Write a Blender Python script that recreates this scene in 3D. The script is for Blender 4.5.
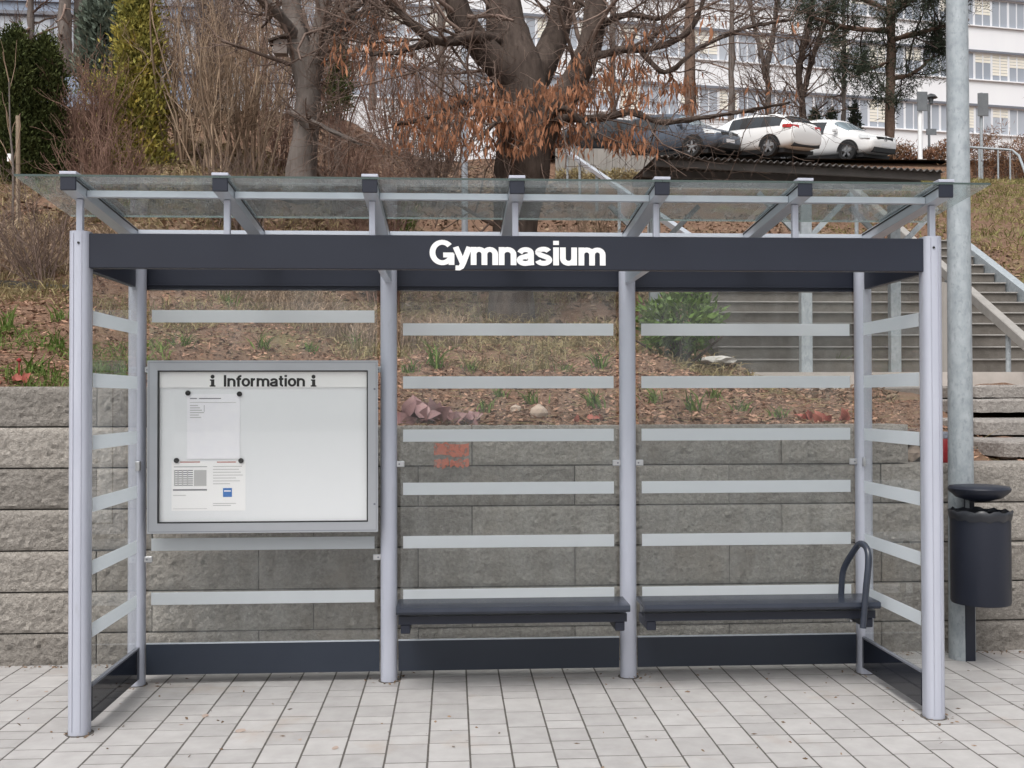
import bpy, bmesh, math, random
import numpy as np
from mathutils import Vector, Matrix

for o in list(bpy.data.objects): bpy.data.objects.remove(o)
SC = bpy.context.scene
COL = SC.collection
random.seed(4); RNG = np.random.default_rng(4)
R = math.radians

# ------------------------------------------------------------------ camera
FPX, YAW, PIT, ROL, CH = 1067.56, .0553, .0143, -.0023, 1.5
W_ = np.array([math.sin(YAW)*math.cos(PIT), math.cos(YAW)*math.cos(PIT), math.sin(PIT)])
R0 = np.array([math.cos(YAW), -math.sin(YAW), 0.]); U0 = np.cross(R0, W_)
R_ = math.cos(ROL)*R0 + math.sin(ROL)*U0; U_ = -math.sin(ROL)*R0 + math.cos(ROL)*U0
cd = bpy.data.cameras.new('camera'); cam = bpy.data.objects.new('camera', cd); COL.objects.link(cam)
cd.sensor_width = 36; cd.lens = FPX/1024*36; cd.clip_start = .05; cd.clip_end = 2000
M = Matrix.Identity(4)
for i in range(3): M[i][0], M[i][1], M[i][2] = R_[i], U_[i], -W_[i]
M[2][3] = CH; cam.matrix_world = M; SC.camera = cam
SC.render.resolution_x, SC.render.resolution_y = 1024, 768

# ------------------------------------------------------------------ sky, sun, exposure (overcast)
wd = bpy.data.worlds.new('World'); SC.world = wd; wd.use_nodes = True
nt = wd.node_tree; bg = nt.nodes['Background']
sky = nt.nodes.new('ShaderNodeTexSky'); sky.sky_type = 'NISHITA'; sky.sun_disc = False
SUN_EL, SUN_AZ = R(58), R(205)
sky.sun_elevation = SUN_EL; sky.sun_rotation = SUN_AZ; sky.air_density = 1.2; sky.dust_density = 6
hs = nt.nodes.new('ShaderNodeHueSaturation'); hs.inputs['Saturation'].default_value = .22
nt.links.new(sky.outputs[0], hs.inputs['Color']); nt.links.new(hs.outputs[0], bg.inputs['Color'])
bg.inputs['Strength'].default_value = .13
sl = bpy.data.lights.new('sun', 'SUN'); so = bpy.data.objects.new('sun', sl); COL.objects.link(so)
sl.energy = 1.2; sl.angle = R(35); sl.color = (1, .97, .93)
sd = Vector((math.sin(SUN_AZ)*math.cos(SUN_EL), math.cos(SUN_AZ)*math.cos(SUN_EL), math.sin(SUN_EL)))
so.rotation_euler = sd.to_track_quat('Z', 'Y').to_euler()
SC.view_settings.view_transform = 'Standard'; SC.view_settings.look = 'None'
SC.view_settings.exposure = .47; SC.view_settings.gamma = 1

SC.cycles.use_denoising = True; SC.cycles.max_bounces = 7; SC.cycles.diffuse_bounces = 3; SC.cycles.glossy_bounces = 3
SC.cycles.transparent_max_bounces = 24; SC.cycles.transmission_bounces = 4; SC.cycles.caustics_reflective = False; SC.cycles.caustics_refractive = False

def ray(x, y): return W_ + R_*(x-512)/FPX - U_*(y-384)/FPX
def atY(x, y, Y): d = ray(x, y); return d*(Y/d[1]) + np.array([0, 0, CH])
def atZ(x, y, Z=0.): d = ray(x, y); return d*((Z-CH)/d[2]) + np.array([0, 0, CH])
def sstep(a, b, x): t = np.clip((x-a)/(b-a), 0, 1); return t*t*(3-2*t)

# ------------------------------------------------------------------ materials
MATS = {}
def mat(name, col, col2=None, scale=6, rough=.6, metal=0., bump=0., bscale=60, island=0., objrand=0., detail=5,
        spec=.5, col3=None, c3scale=1.5, c3amt=.5, stretch=None, trans=0., bdist=.01, contrast=.2):
    m = bpy.data.materials.new(name); m.use_nodes = True; MATS[name] = m
    N = m.node_tree.nodes; Lk = m.node_tree.links; b = N['Principled BSDF']
    b.inputs['Roughness'].default_value = rough; b.inputs['Metallic'].default_value = metal
    b.inputs['Specular IOR Level'].default_value = spec
    geo = N.new('ShaderNodeNewGeometry'); vec = geo.outputs['Position']
    if stretch:
        mp = N.new('ShaderNodeMapping'); mp.inputs['Scale'].default_value = stretch
        Lk.new(vec, mp.inputs['Vector']); vec = mp.outputs[0]
    cur = None
    def noise(sc, dt=detail):
        n = N.new('ShaderNodeTexNoise'); n.inputs['Scale'].default_value = sc; n.inputs['Detail'].default_value = dt
        n.inputs['Roughness'].default_value = .6; Lk.new(vec, n.inputs['Vector']); return n
    def mix(fac, a, bb, typ='MIX'):
        x = N.new('ShaderNodeMix'); x.data_type = 'RGBA'; x.blend_type = typ
        if isinstance(fac, (int, float)): x.inputs[0].default_value = fac
        else: Lk.new(fac, x.inputs[0])
        for s, v in ((6, a), (7, bb)):
            if isinstance(v, tuple): x.inputs[s].default_value = (*v, 1)
            else: Lk.new(v, x.inputs[s])
        return x.outputs[2]
    def ramp(src, a, bb):
        r = N.new('ShaderNodeMapRange'); r.inputs[1].default_value = a; r.inputs[2].default_value = bb
        Lk.new(src, r.inputs[0]); return r.outputs[0]
    cur = tuple(col)
    if col2 is not None:
        cur = mix(ramp(noise(scale).outputs[0], .5-contrast, .5+contrast), tuple(col), tuple(col2))
    if col3 is not None:
        f = ramp(noise(c3scale, 6).outputs[0], .5+.25*(1-c3amt)-.05, .5+.25*(1-c3amt)+.12)
        cur = mix(f, cur, tuple(col3))
    def vary(src, amt):
        nonlocal cur
        r = N.new('ShaderNodeMapRange'); r.inputs[3].default_value = 1-amt; r.inputs[4].default_value = 1+amt
        Lk.new(src, r.inputs[0])
        cc = N.new('ShaderNodeCombineColor')
        for k in range(3): Lk.new(r.outputs[0], cc.inputs[k])
        cur = mix(1.0, cur, cc.outputs[0], 'MULTIPLY')
    if island: vary(geo.outputs['Random Per Island'], island)
    if objrand:
        oi = N.new('ShaderNodeObjectInfo'); vary(oi.outputs['Random'], objrand)
    if isinstance(cur, tuple): b.inputs['Base Color'].default_value = (*cur, 1)
    else: Lk.new(cur, b.inputs['Base Color'])
    if bump:
        bp = N.new('ShaderNodeBump'); bp.inputs['Strength'].default_value = bump; bp.inputs['Distance'].default_value = bdist
        Lk.new(noise(bscale, 6).outputs[0], bp.inputs['Height']); Lk.new(bp.outputs[0], b.inputs['Normal'])
    if trans:
        out = N['Material Output']; tr = N.new('ShaderNodeBsdfTranslucent'); mx = N.new('ShaderNodeMixShader')
        if isinstance(cur, tuple): tr.inputs[0].default_value = (*cur, 1)
        else: Lk.new(cur, tr.inputs[0])
        mx.inputs[0].default_value = trans
        Lk.new(b.outputs[0], mx.inputs[1]); Lk.new(tr.outputs[0], mx.inputs[2]); Lk.new(mx.outputs[0], out.inputs[0])
    return m

def glass(name, tint, rough=0., ior=1.45, dirt_sheen=0.):
    m = bpy.data.materials.new(name); m.use_nodes = True; MATS[name] = m
    N = m.node_tree.nodes; Lk = m.node_tree.links; N.remove(N['Principled BSDF'])
    t = N.new('ShaderNodeBsdfTransparent'); t.inputs[0].default_value = (*tint, 1)
    g = N.new('ShaderNodeBsdfGlossy'); g.inputs['Roughness'].default_value = rough
    f = N.new('ShaderNodeFresnel'); f.inputs[0].default_value = ior
    mx = N.new('ShaderNodeMixShader')      # the pane reflects once, at the face the light enters by
    gb = N.new('ShaderNodeNewGeometry'); sb = N.new('ShaderNodeMath'); sb.operation = 'SUBTRACT'; sb.inputs[0].default_value = 1; Lk.new(gb.outputs['Backfacing'], sb.inputs[1])
    mu = N.new('ShaderNodeMath'); mu.operation = 'MULTIPLY'; Lk.new(f.outputs[0], mu.inputs[0]); Lk.new(sb.outputs[0], mu.inputs[1])
    Lk.new(mu.outputs[0], mx.inputs[0]); Lk.new(t.outputs[0], mx.inputs[1]); Lk.new(g.outputs[0], mx.inputs[2])
    last = mx
    if dirt_sheen:      # dust and dried water marks; on the roof also a pale reflection painted in
        geo = N.new('ShaderNodeNewGeometry'); n = N.new('ShaderNodeTexNoise'); n.inputs['Scale'].default_value = 7; mp = N.new('ShaderNodeMapping'); mp.inputs['Scale'].default_value = (2.2, 1.5, .7)
        n.inputs['Detail'].default_value = 9; Lk.new(geo.outputs['Position'], mp.inputs[0]); Lk.new(mp.outputs[0], n.inputs['Vector'])
        r = N.new('ShaderNodeMapRange'); r.inputs[1].default_value = .4; r.inputs[2].default_value = .8
        r.inputs[3].default_value = dirt_sheen*.35; r.inputs[4].default_value = dirt_sheen; Lk.new(n.outputs[0], r.inputs[0])
        d = N.new('ShaderNodeBsdfDiffuse'); d.inputs[0].default_value = (.6, .62, .62, 1)
        m2 = N.new('ShaderNodeMixShader'); Lk.new(r.outputs[0], m2.inputs[0]); Lk.new(mx.outputs[0], m2.inputs[1]); Lk.new(d.outputs[0], m2.inputs[2])
        last = m2
    Lk.new(last.outputs[0], N['Material Output'].inputs[0])
    return m

def frosted(name, col):
    m = bpy.data.materials.new(name); m.use_nodes = True; MATS[name] = m
    N = m.node_tree.nodes; Lk = m.node_tree.links; N.remove(N['Principled BSDF'])
    d = N.new('ShaderNodeBsdfDiffuse'); d.inputs[0].default_value = (*col, 1)
    t = N.new('ShaderNodeBsdfTranslucent'); t.inputs[0].default_value = (*col, 1)
    tr = N.new('ShaderNodeBsdfTransparent'); tr.inputs[0].default_value = (.9, .95, .95, 1)
    a = N.new('ShaderNodeMixShader'); a.inputs[0].default_value = .62
    Lk.new(d.outputs[0], a.inputs[1]); Lk.new(t.outputs[0], a.inputs[2])
    c = N.new('ShaderNodeMixShader'); c.inputs[0].default_value = .12
    Lk.new(a.outputs[0], c.inputs[1]); Lk.new(tr.outputs[0], c.inputs[2])
    Lk.new(c.outputs[0], N['Material Output'].inputs[0]); return m

mat('silver', (.42, .44, .515), (.47, .49, .565), 3, .38, .15, spec=.5, bump=.02, bscale=300, col3=(.36, .37, .41), c3scale=5, c3amt=.35, stretch=(6, 6, .8))
mat('groove', (.41, .42, .49), None, rough=.4, metal=.15)
mat('rail', (.50, .54, .60), None, rough=.35, metal=.3)
mat('anthracite', (.0135, .0165, .028), (.0165, .020, .033), 4, .42, spec=.4)
mat('kick', (.012, .015, .024), None, rough=.06, spec=.5)
mat('kick_matt', (.022, .028, .042), (.026, .033, .048), 3, .4, spec=.35)
mat('seat', (.026, .032, .047), (.034, .041, .06), 8, .26, spec=.5)
mat('steel', (.55, .56, .58), None, rough=.3, metal=.9)
mat('galv', (.27, .305, .33), (.40, .435, .46), 22, .5, .1, col3=(.25, .28, .30), c3scale=45, c3amt=.7, bump=.05, bscale=90, stretch=(1, 1, .6))
mat('white_letter', (.85, .85, .85), None, rough=.4)
mat('black', (.012, .012, .013), None, rough=.5)
mat('board', (.80, .82, .84), None, rough=.35)
mat('case_metal', (.36, .375, .405), (.40, .415, .445), 3, .36, .25)
mat('paper', (.90, .90, .93), (.86, .86, .91), 30, .8)
mat('paper_white', (.91, .91, .91), None, rough=.8)
mat('ink', (.22, .22, .24), None, rough=.9)
mat('ink_red', (.45, .13, .10), None, rough=.9)
mat('ink_grey', (.5, .5, .5), None, rough=.9)
mat('ink_blue', (.05, .18, .50), None, rough=.7)
mat('paver', (.33, .319, .314), (.395, .384, .379), 9, .85, objrand=.09, bump=.25, bscale=220, bdist=.004,
    col3=(.33, .285, .25), c3scale=2.0, c3amt=.5, spec=.25)
mat('stain', (.34, .25, .20), (.37, .31, .275), 40, .9)
mat('bedding', (.06, .055, .05), (.11, .10, .09), 30, .95)
mat('block', (.215, .196, .175), (.34, .316, .288), 50, .95, objrand=.2, bump=1., bscale=48, bdist=.018,
    col3=(.27, .23, .19), c3scale=1.1, c3amt=.5, spec=.15)
mat('block_core', (.06, .055, .05), None, rough=1)
mat('spray', (.66, .13, .06), (.50, .15, .09), 60, .8)
sn = MATS['spray'].node_tree; nz = sn.nodes.new('ShaderNodeTexNoise'); nz.inputs['Scale'].default_value = 34; nz.inputs['Detail'].default_value = 6
gp = sn.nodes.new('ShaderNodeNewGeometry'); sn.links.new(gp.outputs['Position'], nz.inputs['Vector']); rg_ = sn.nodes.new('ShaderNodeMapRange'); rg_.inputs[1].default_value = .30; rg_.inputs[2].default_value = .50
rg_.inputs[4].default_value = .9; sn.links.new(nz.outputs[0], rg_.inputs[0]); sn.links.new(rg_.outputs[0], sn.nodes['Principled BSDF'].inputs['Alpha'])     # paint has worn off in patches
mat('clay_smear', (.33, .19, .13), (.25, .21, .18), 30, .95)
mat('chip', (.21, .115, .078), (.33, .21, .15), 2, .95, island=.65, spec=.1)
mat('leaf_litter', (.25, .185, .13), (.17, .11, .075), 2, .95, island=.5, spec=.1)
mat('grass', (.10, .17, .035), (.14, .19, .05), 3, .7, island=.35, spec=.2, trans=.25)
mat('dry_grass', (.34, .27, .16), (.22, .19, .09), 2, .9, island=.35, spec=.1, trans=.2)
mat('bank_grass', (.30, .235, .12), (.16, .18, .06), .8, .9, island=.35, spec=.1, trans=.2)
mat('laurel', (.13, .205, .042), (.065, .12, .027), 5, .45, island=.4, spec=.4, trans=.2)
mat('thuja', (.040, .056, .018), (.075, .085, .028), 3, .8, island=.5, spec=.15, trans=.1)
mat('thuja_gold', (.42, .35, .085), (.18, .19, .055), 3.2, .8, island=.5, spec=.15, trans=.15, col3=(.66, .46, .11), c3scale=7, c3amt=.55)
mat('thuja_blue', (.15, .18, .14), (.10, .125, .10), 3, .8, island=.4, spec=.15, trans=.1)
mat('pine', (.035, .048, .030), (.06, .068, .05), 2, .8, island=.4, spec=.1)
mat('bark_dark', (.055, .042, .037), (.12, .094, .08), 14, .95, bump=.8, bscale=30, bdist=.02, stretch=(1, 1, .25), spec=.1)
mat('bark_grey', (.115, .095, .085), (.20, .175, .16), 10, .95, bump=.7, bscale=26, bdist=.02, stretch=(1, 1, .25), spec=.1)
mat('bark_pine', (.13, .085, .065), (.2, .14, .11), 10, .95, bump=.5, bscale=20, bdist=.02, spec=.1)
mat('twig', (.13, .09, .075), (.20, .15, .125), 3, .9, island=.35, spec=.15)
mat('twig_red', (.18, .105, .08), (.25, .16, .125), 2, .9, island=.35, spec=.15)
mat('twig_tan', (.38, .29, .21), (.25, .17, .12), 2, .9, island=.35, spec=.15)
mat('copper_leaf', (.38, .185, .105), (.31, .15, .09), 4, .8, island=.45, spec=.15, trans=.3)
mat('purple_leaf', (.21, .105, .115), (.34, .20, .19), 12, .5, island=.3, spec=.4)
mat('red_leaf', (.27, .06, .05), (.34, .13, .09), 9, .6, island=.3, spec=.3)
mat('hedge_red', (.17, .07, .045), (.22, .14, .08), 1.2, .95, island=.45, spec=.1)
mat('terrain', (.13, .078, .055), (.21, .135, .095), 14, 1., col3=(.17, .145, .075), c3scale=.9, c3amt=.55, bump=.8, bscale=25, bdist=.03, spec=.1)
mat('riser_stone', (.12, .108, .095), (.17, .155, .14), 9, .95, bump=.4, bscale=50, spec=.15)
mat('stone_step', (.23, .21, .195), (.33, .31, .29), 30, .95, bump=1., bscale=30, bdist=.02, spec=.15)
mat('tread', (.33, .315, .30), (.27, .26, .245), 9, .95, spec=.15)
mat('concrete', (.33, .31, .29), (.22, .21, .195), 2.5, .95, bump=.3, bscale=30, spec=.15, stretch=(3, 3, .5))
mat('landing', (.47, .43, .40), (.40, .37, .34), 7, .95, spec=.15)
mat('asphalt', (.055, .055, .057), (.07, .07, .07), 30, .95)
mat('corrugated', (.075, .07, .066), (.11, .10, .095), 5, .6, spec=.3)
mat('facade', (.84, .85, .87), (.80, .81, .84), .6, .6, stretch=(1, 1, .2))
mat('facade_blue', (.26, .31, .40), (.20, .25, .34), .5, .4)
mat('win_frame', (.74, .75, .78), None, rough=.5)
mat('trim', (.16, .17, .20), None, rough=.6)
mat('pane', (.28, .31, .36), (.42, .45, .50), .22, .08, spec=.8, detail=1)  # sky reflection painted into the pale base colour
mat('blind', (.76, .72, .62), (.82, .79, .72), 2.5, .7, stretch=(.4, .4, 5))
mat('car_grey', (.11, .13, .165), None, rough=.25, metal=.5)
mat('car_white', (.78, .78, .78), None, rough=.2, spec=.6)
mat('car_dark', (.02, .022, .026), None, rough=.25, spec=.6)
mat('car_silver', (.42, .43, .45), None, rough=.25, metal=.6)
mat('car_glass', (.02, .025, .03), None, rough=.03, spec=.8)
mat('screen_glass', (.20, .25, .28), None, rough=.05, spec=.8)
mat('tyre', (.015, .015, .016), None, rough=.85)
mat('rim', (.45, .46, .48), None, rough=.35, metal=.8)
mat('lamp_red', (.50, .03, .03), None, rough=.2)
mat('lamp_clear', (.75, .78, .80), None, rough=.1)
mat('plate', (.75, .76, .78), None, rough=.5)
mat('sign_back', (.14, .15, .16), (.19, .2, .21), 5, .5, .3)
mat('wood_box', (.22, .18, .16), (.3, .26, .24), 9, .9)
mat('stake', (.36, .28, .20), (.3, .23, .17), 9, .9)
mat('rock', (.50, .48, .45), (.38, .365, .34), 9, .95, bump=.4, bscale=30)
mat('rock_tan', (.46, .36, .29), (.36, .29, .24), 9, .95, bump=.4, bscale=30)
mat('red_plastic', (.26, .018, .022), None, rough=.35)
mat('bag', (.018, .02, .026), None, rough=.35, spec=.6)
glass('clear', (.982, .99, .986), ior=1.5, dirt_sheen=.085)
glass('roof_glass', (.86, .91, .90), ior=1.75, dirt_sheen=.46)  # dust plus a pale reflective look painted over the glass
glass('vitrine', (.985, .985, .985))
frosted('frost', (.88, .91, .94))
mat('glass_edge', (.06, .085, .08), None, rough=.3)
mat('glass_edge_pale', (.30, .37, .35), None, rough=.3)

# ------------------------------------------------------------------ mesh helpers
def tag(o, label=None, cat=None, group=None, kind=None):
    if label: o['label'] = label
    if cat: o['category'] = cat
    if group: o['group'] = group
    if kind: o['kind'] = kind
    return o
def empty(name, loc=(0, 0, 0), rz=0, **k):
    o = bpy.data.objects.new(name, None); COL.objects.link(o); o.location = loc; o.rotation_euler = (0, 0, rz)
    o.empty_display_size = .1; return tag(o, **k)
def link(name, me, parent=None, loc=None):
    o = bpy.data.objects.new(name, me); COL.objects.link(o)
    if parent is not None:
        o.parent = parent
        o.matrix_parent_inverse = Matrix.Identity(4)
        if loc is None and parent.type == 'EMPTY': loc = -Vector(parent.location)     # mesh given in world coordinates
    if loc is not None: o.location = loc
    return o
class MB:
    """collects shapes in the coordinates of org; build() makes ONE mesh"""
    def __init__(s): s.v = []; s.f = []; s.m = []; s.mi = 0
    def add(s, vs, fs):
        n = len(s.v); s.v += [tuple(map(float, p)) for p in vs]; s.f += [tuple(i+n for i in f) for f in fs]; s.m += [s.mi]*len(fs); return s
    def box(s, a, b):
        (x0, y0, z0), (x1, y1, z1) = a, b
        return s.add([(x0, y0, z0), (x1, y0, z0), (x1, y1, z0), (x0, y1, z0), (x0, y0, z1), (x1, y0, z1), (x1, y1, z1), (x0, y1, z1)],
                     [(0, 3, 2, 1), (4, 5, 6, 7), (0, 1, 5, 4), (1, 2, 6, 5), (2, 3, 7, 6), (3, 0, 4, 7)])
    def hexa(s, p):   # 8 points: bottom 4, top 4
        return s.add(p, [(0, 3, 2, 1), (4, 5, 6, 7), (0, 1, 5, 4), (1, 2, 6, 5), (2, 3, 7, 6), (3, 0, 4, 7)])
    def bar(s, a, b, w, h, up=(0, 0, 1)):   # box beam from a to b
        a, b = Vector(a), Vector(b); d = (b-a).normalized(); u = Vector(up); r = d.cross(u).normalized(); u = r.cross(d)
        r *= w/2; u *= h/2
        return s.hexa([a-r-u, a+r-u, b+r-u, b-r-u, a-r+u, a+r+u, b+r+u, b-r+u])
    def tube(s, pts, rad, n=8, cap=True):
        P = [Vector(p) for p in pts]; k = len(P)
        if not hasattr(rad, '__len__'): rad = [rad]*k
        vs = []; pr = None
        for i in range(k):
            d = (P[min(i+1, k-1)]-P[max(i-1, 0)]).normalized()
            if pr is None:
                a = Vector((0, 0, 1)) if abs(d.z) < .9 else Vector((1, 0, 0)); pr = d.cross(a).normalized()
            else:
                pr = (pr - d*pr.dot(d)).normalized()
            q = d.cross(pr)
            for j in range(n):
                t = 2*math.pi*j/n; vs.append(P[i]+(pr*math.cos(t)+q*math.sin(t))*rad[i])
        fs = [(i*n+j, i*n+(j+1) % n, (i+1)*n+(j+1) % n, (i+1)*n+j) for i in range(k-1) for j in range(n)]
        if cap: fs += [tuple(range(n-1, -1, -1)), tuple((k-1)*n+j for j in range(n))]
        return s.add(vs, fs)
    def lathe(s, c, prof, n=20):   # prof (r,z)
        vs = []; fs = []
        for r, z in prof:
            for j in range(n): t = 2*math.pi*j/n; vs.append((c[0]+r*math.cos(t), c[1]+r*math.sin(t), c[2]+z))
        for i in range(len(prof)-1):
            for j in range(n): fs.append((i*n+j, i*n+(j+1) % n, (i+1)*n+(j+1) % n, (i+1)*n+j))
        fs += [tuple(range(n-1, -1, -1)), tuple((len(prof)-1)*n+j for j in range(n))]
        return s.add(vs, fs)
    def prism(s, poly, z0, z1):
        n = len(poly)
        return s.add([(x, y, z0) for x, y in poly]+[(x, y, z1) for x, y in poly],
                     [tuple(range(n-1, -1, -1)), tuple(range(n, 2*n))]+[(i, (i+1) % n, (i+1) % n+n, i+n) for i in range(n)])
    def build(s, name, mats, parent=None, loc=None, bevel=0, smooth=None, seg=1):
        me = bpy.data.meshes.new(name); me.from_pydata(s.v, [], s.f)
        if isinstance(mats, str): mats = [mats]
        for m in mats: me.materials.append(MATS[m])
        if len(mats) > 1: me.polygons.foreach_set('material_index', s.m)
        if bevel:
            bm = bmesh.new(); bm.from_mesh(me)
            bmesh.ops.bevel(bm, geom=bm.edges[:], offset=bevel, segments=seg, profile=.6, affect='EDGES', clamp_overlap=True)
            bm.to_mesh(me); bm.free()
        me.update()
        if smooth is not None:
            me.polygons.foreach_set('use_smooth', [True]*len(me.polygons)); me.set_sharp_from_angle(angle=R(smooth))
        return link(name, me, parent, loc)

def np_mesh(name, V, F, mats, parent=None, smooth=False, kind=None):
    """V (n,3), F (m,k) arrays"""
    me = bpy.data.meshes.new(name); k = F.shape[1]
    me.vertices.add(len(V)); me.vertices.foreach_set('co', np.asarray(V, np.float32).ravel())
    me.loops.add(F.size); me.loops.foreach_set('vertex_index', F.astype(np.int32).ravel())
    me.polygons.add(len(F)); me.polygons.foreach_set('loop_start', np.arange(0, F.size, k, dtype=np.int32))
    me.polygons.foreach_set('loop_total', np.full(len(F), k, np.int32))
    if smooth: me.polygons.foreach_set('use_smooth', np.ones(len(F), bool))
    me.materials.append(MATS[mats]); me.update(calc_edges=True); me.validate()
    o = link(name, me, parent)
    if kind: o['kind'] = kind
    return o

def unit(a): return a/np.maximum(np.linalg.norm(a, axis=-1, keepdims=True), 1e-9)
def leaves(C, D, ln, wd, rng, fold=.25):
    """diamond leaves: centre-base C, direction D, length, width arrays"""
    n = len(C); D = unit(D); S = unit(np.cross(D, rng.normal(size=(n, 3)))); Nn = np.cross(D, S)
    ln = np.broadcast_to(ln, (n,))[:, None]; wd = np.broadcast_to(wd, (n,))[:, None]
    a = C; t = C + D*ln; mid = C + D*ln*.45 - Nn*wd*fold
    l = mid + S*wd*.5 + Nn*wd*fold; r = mid - S*wd*.5 + Nn*wd*fold
    V = np.stack([a, r, t, l], 1).reshape(-1, 3); F = np.arange(4*n).reshape(n, 4)
    return V, F
def blades(C, D, ln, wd, rng, droop=.35):
    """grass blades: two-segment ribbons"""
    n = len(C); D = unit(D); S = unit(np.cross(D, rng.normal(size=(n, 3))))
    ln = np.broadcast_to(ln, (n,))[:, None]; wd = np.broadcast_to(wd, (n,))[:, None]
    out = D.copy(); out[:, 2] = 0; out = unit(out+1e-6)
    m = C + D*ln*.55; t = m + unit(D+out*droop*2-np.array([0, 0, droop]))*ln*.45
    V = np.stack([C-S*wd*.5, C+S*wd*.5, m-S*wd*.4, m+S*wd*.4, t-S*wd*.08, t+S*wd*.08], 1).reshape(-1, 3)
    b = np.arange(n)[:, None]*6
    F = np.concatenate([b+np.array([[0, 1, 3, 2]]), b+np.array([[2, 3, 5, 4]])], 0)
    return V, F
def tubes_np(lines, n=3):
    Vs = []; Fs = []; off = 0
    ang = np.arange(n)*2*math.pi/n; ca, sa = np.cos(ang)[:, None], np.sin(ang)[:, None]
    for P, rd in lines:
        P = np.asarray(P, float); k = len(P)
        T = np.empty_like(P); T[1:-1] = P[2:]-P[:-2]; T[0] = P[1]-P[0]; T[-1] = P[-1]-P[-2]; T = unit(T)
        d0 = T.mean(0); a = np.array([0, 0, 1.]) if abs(d0[2]) < .85*np.linalg.norm(d0) else np.array([1., .2, 0])
        A = unit(np.cross(T, a)); B = np.cross(T, A)
        rd = np.asarray(rd, float)
        V = P[:, None, :]+(A[:, None, :]*ca[None]+B[:, None, :]*sa[None])*rd[:, None, None]
        Vs.append(V.reshape(-1, 3))
        i = np.arange(k-1)[:, None]*n; j = np.arange(n)[None]; j2 = (j+1) % n
        Fs.append(np.stack([i+j, i+j2, i+n+j2, i+n+j], -1).reshape(-1, 4)+off); off += k*n
    return np.concatenate(Vs), np.concatenate(Fs)
def smooth_line(P, rad, n=12):
    P = np.asarray(P, float); t = np.linspace(0, len(P)-1, n); out = np.empty((n, 3))
    Q = np.vstack([2*P[0]-P[1], P, 2*P[-1]-P[-2]])
    for a, tt in enumerate(t):
        i = min(int(tt), len(P)-2); u = tt-i; p0, p1, p2, p3 = Q[i], Q[i+1], Q[i+2], Q[i+3]
        out[a] = .5*((2*p1)+(-p0+p2)*u+(2*p0-5*p1+4*p2-p3)*u*u+(-p0+3*p1-3*p2+p3)*u**3)
    return out, np.interp(t, np.arange(len(P)), rad)
def grow(rng, line, lev, spec, out):
    """spec per level: (count, length range, spread, lift, r ratio)"""
    if lev >= len(spec): return
    P, rd = line; cnt, (l0, l1), spread, lift, rr = spec[lev]
    k = len(P); T = unit(np.gradient(P, axis=0))
    for _ in range(cnt):
        t = rng.uniform(.2, 1.)*(k-1); i = min(int(t), k-2); u = t-i
        p = P[i]*(1-u)+P[i+1]*u; r = (rd[i]*(1-u)+rd[i+1]*u)
        d = unit(T[i]*rng.uniform(.3, 1.)+rng.normal(size=3)*spread+np.array([0, 0, lift])); L = rng.uniform(l0, l1)
        m = 5; Q = [p]; dd = d
        for s in range(m-1):
            dd = unit(dd+rng.normal(size=3)*.16+np.array([0, 0, lift*.18])); Q.append(Q[-1]+dd*L/(m-1))
        q = np.array(Q); r0 = max(min(r*.7, r*rr+.001, .026/(lev+1)+.0004*np.linalg.norm(p[:2])), .0022)
        ln = (q, np.linspace(r0, max(r0*.45, .0018), m)); out.append(ln); grow(rng, ln, lev+1, spec, out)

# ------------------------------------------------------------------ terrain
LP = np.array([(6.3, 1.54), (7.5, 1.84), (9.5, 2.47), (11, 3.15), (13, 4.12), (18, 6.2), (26, 8.4), (34.4, 9.9), (46, 11.5), (60, 14.), (75, 15.5), (160, 22)])
MP = np.array([(6.3, 1.31), (8, 1.60), (10, 1.98), (12, 2.38), (14, 3.1), (18, 4.9), (26, 7.3), (34.4, 8.6), (46, 11.2), (60, 14.), (75, 15.5), (160, 22)])
RP = np.array([(6.3, 1.29), (11.6, 1.52), (12.6, 1.76), (13.2, 1.80), (17, 3.75), (20, 4.3), (26, 6.3), (31, 7.7), (34.4, 8.5), (46, 11.5), (60, 14.5), (75, 15.5), (160, 22)])
EP = np.array([(6.3, 1.06), (7.3, 1.02), (8, 1.14), (8.7, 1.26), (9.6, 1.40), (11.6, 1.58), (13.0, 1.76), (17, 3.9), (20, 5.0), (26, 6.9), (34.3, 8.6), (46, 11.2), (60, 14), (75, 16.), (160, 22)])
def tz(X, Y, bumps=True):
    X = np.asarray(X, float); Y = np.asarray(Y, float)
    f = lambda P: np.interp(Y, P[:, 0], P[:, 1])
    a = sstep(-3.2, -.4, X); b = sstep(1.6, 3.2, X); c = sstep(2.75, 3.3, X)*sstep(12.9, 12., Y)+sstep(8.2, 9., X)*sstep(12., 12.9, Y)
    z = f(LP)*(1-a)+f(MP)*a; z = z*(1-b)+f(RP)*b; z = z*(1-c)+f(EP)*c
    z = z+.24*np.exp(-((X-2.8)/.45)**2-((Y-10.7)/.6)**2)
    # car park shelf
    s = sstep(-2, 1, X)*sstep(34.6, 34.9, Y)*sstep(44.5, 43.5, Y); z = z*(1-s)+(9.42+.14*(Y-34.75))*s
    if bumps:
        st = ((X > 3.2) & (X < 8.25) & (Y > 12.2) & (Y < 17.6)) | ((Y > 34.3) & (Y < 45))
        bm = .05*np.sin(X*3.1+Y*1.7)*np.sin(Y*2.3-X*1.1)+.025*np.sin(X*9+1)*np.sin(Y*8+X*3)
        z = z+np.where(st, -.03, bm*sstep(6.4, 7.2, Y))
    return z
xs = np.unique(np.concatenate([np.linspace(-110, -14, 40), np.arange(-14, 16.01, .16), np.linspace(16, 140, 50)]))
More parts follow.
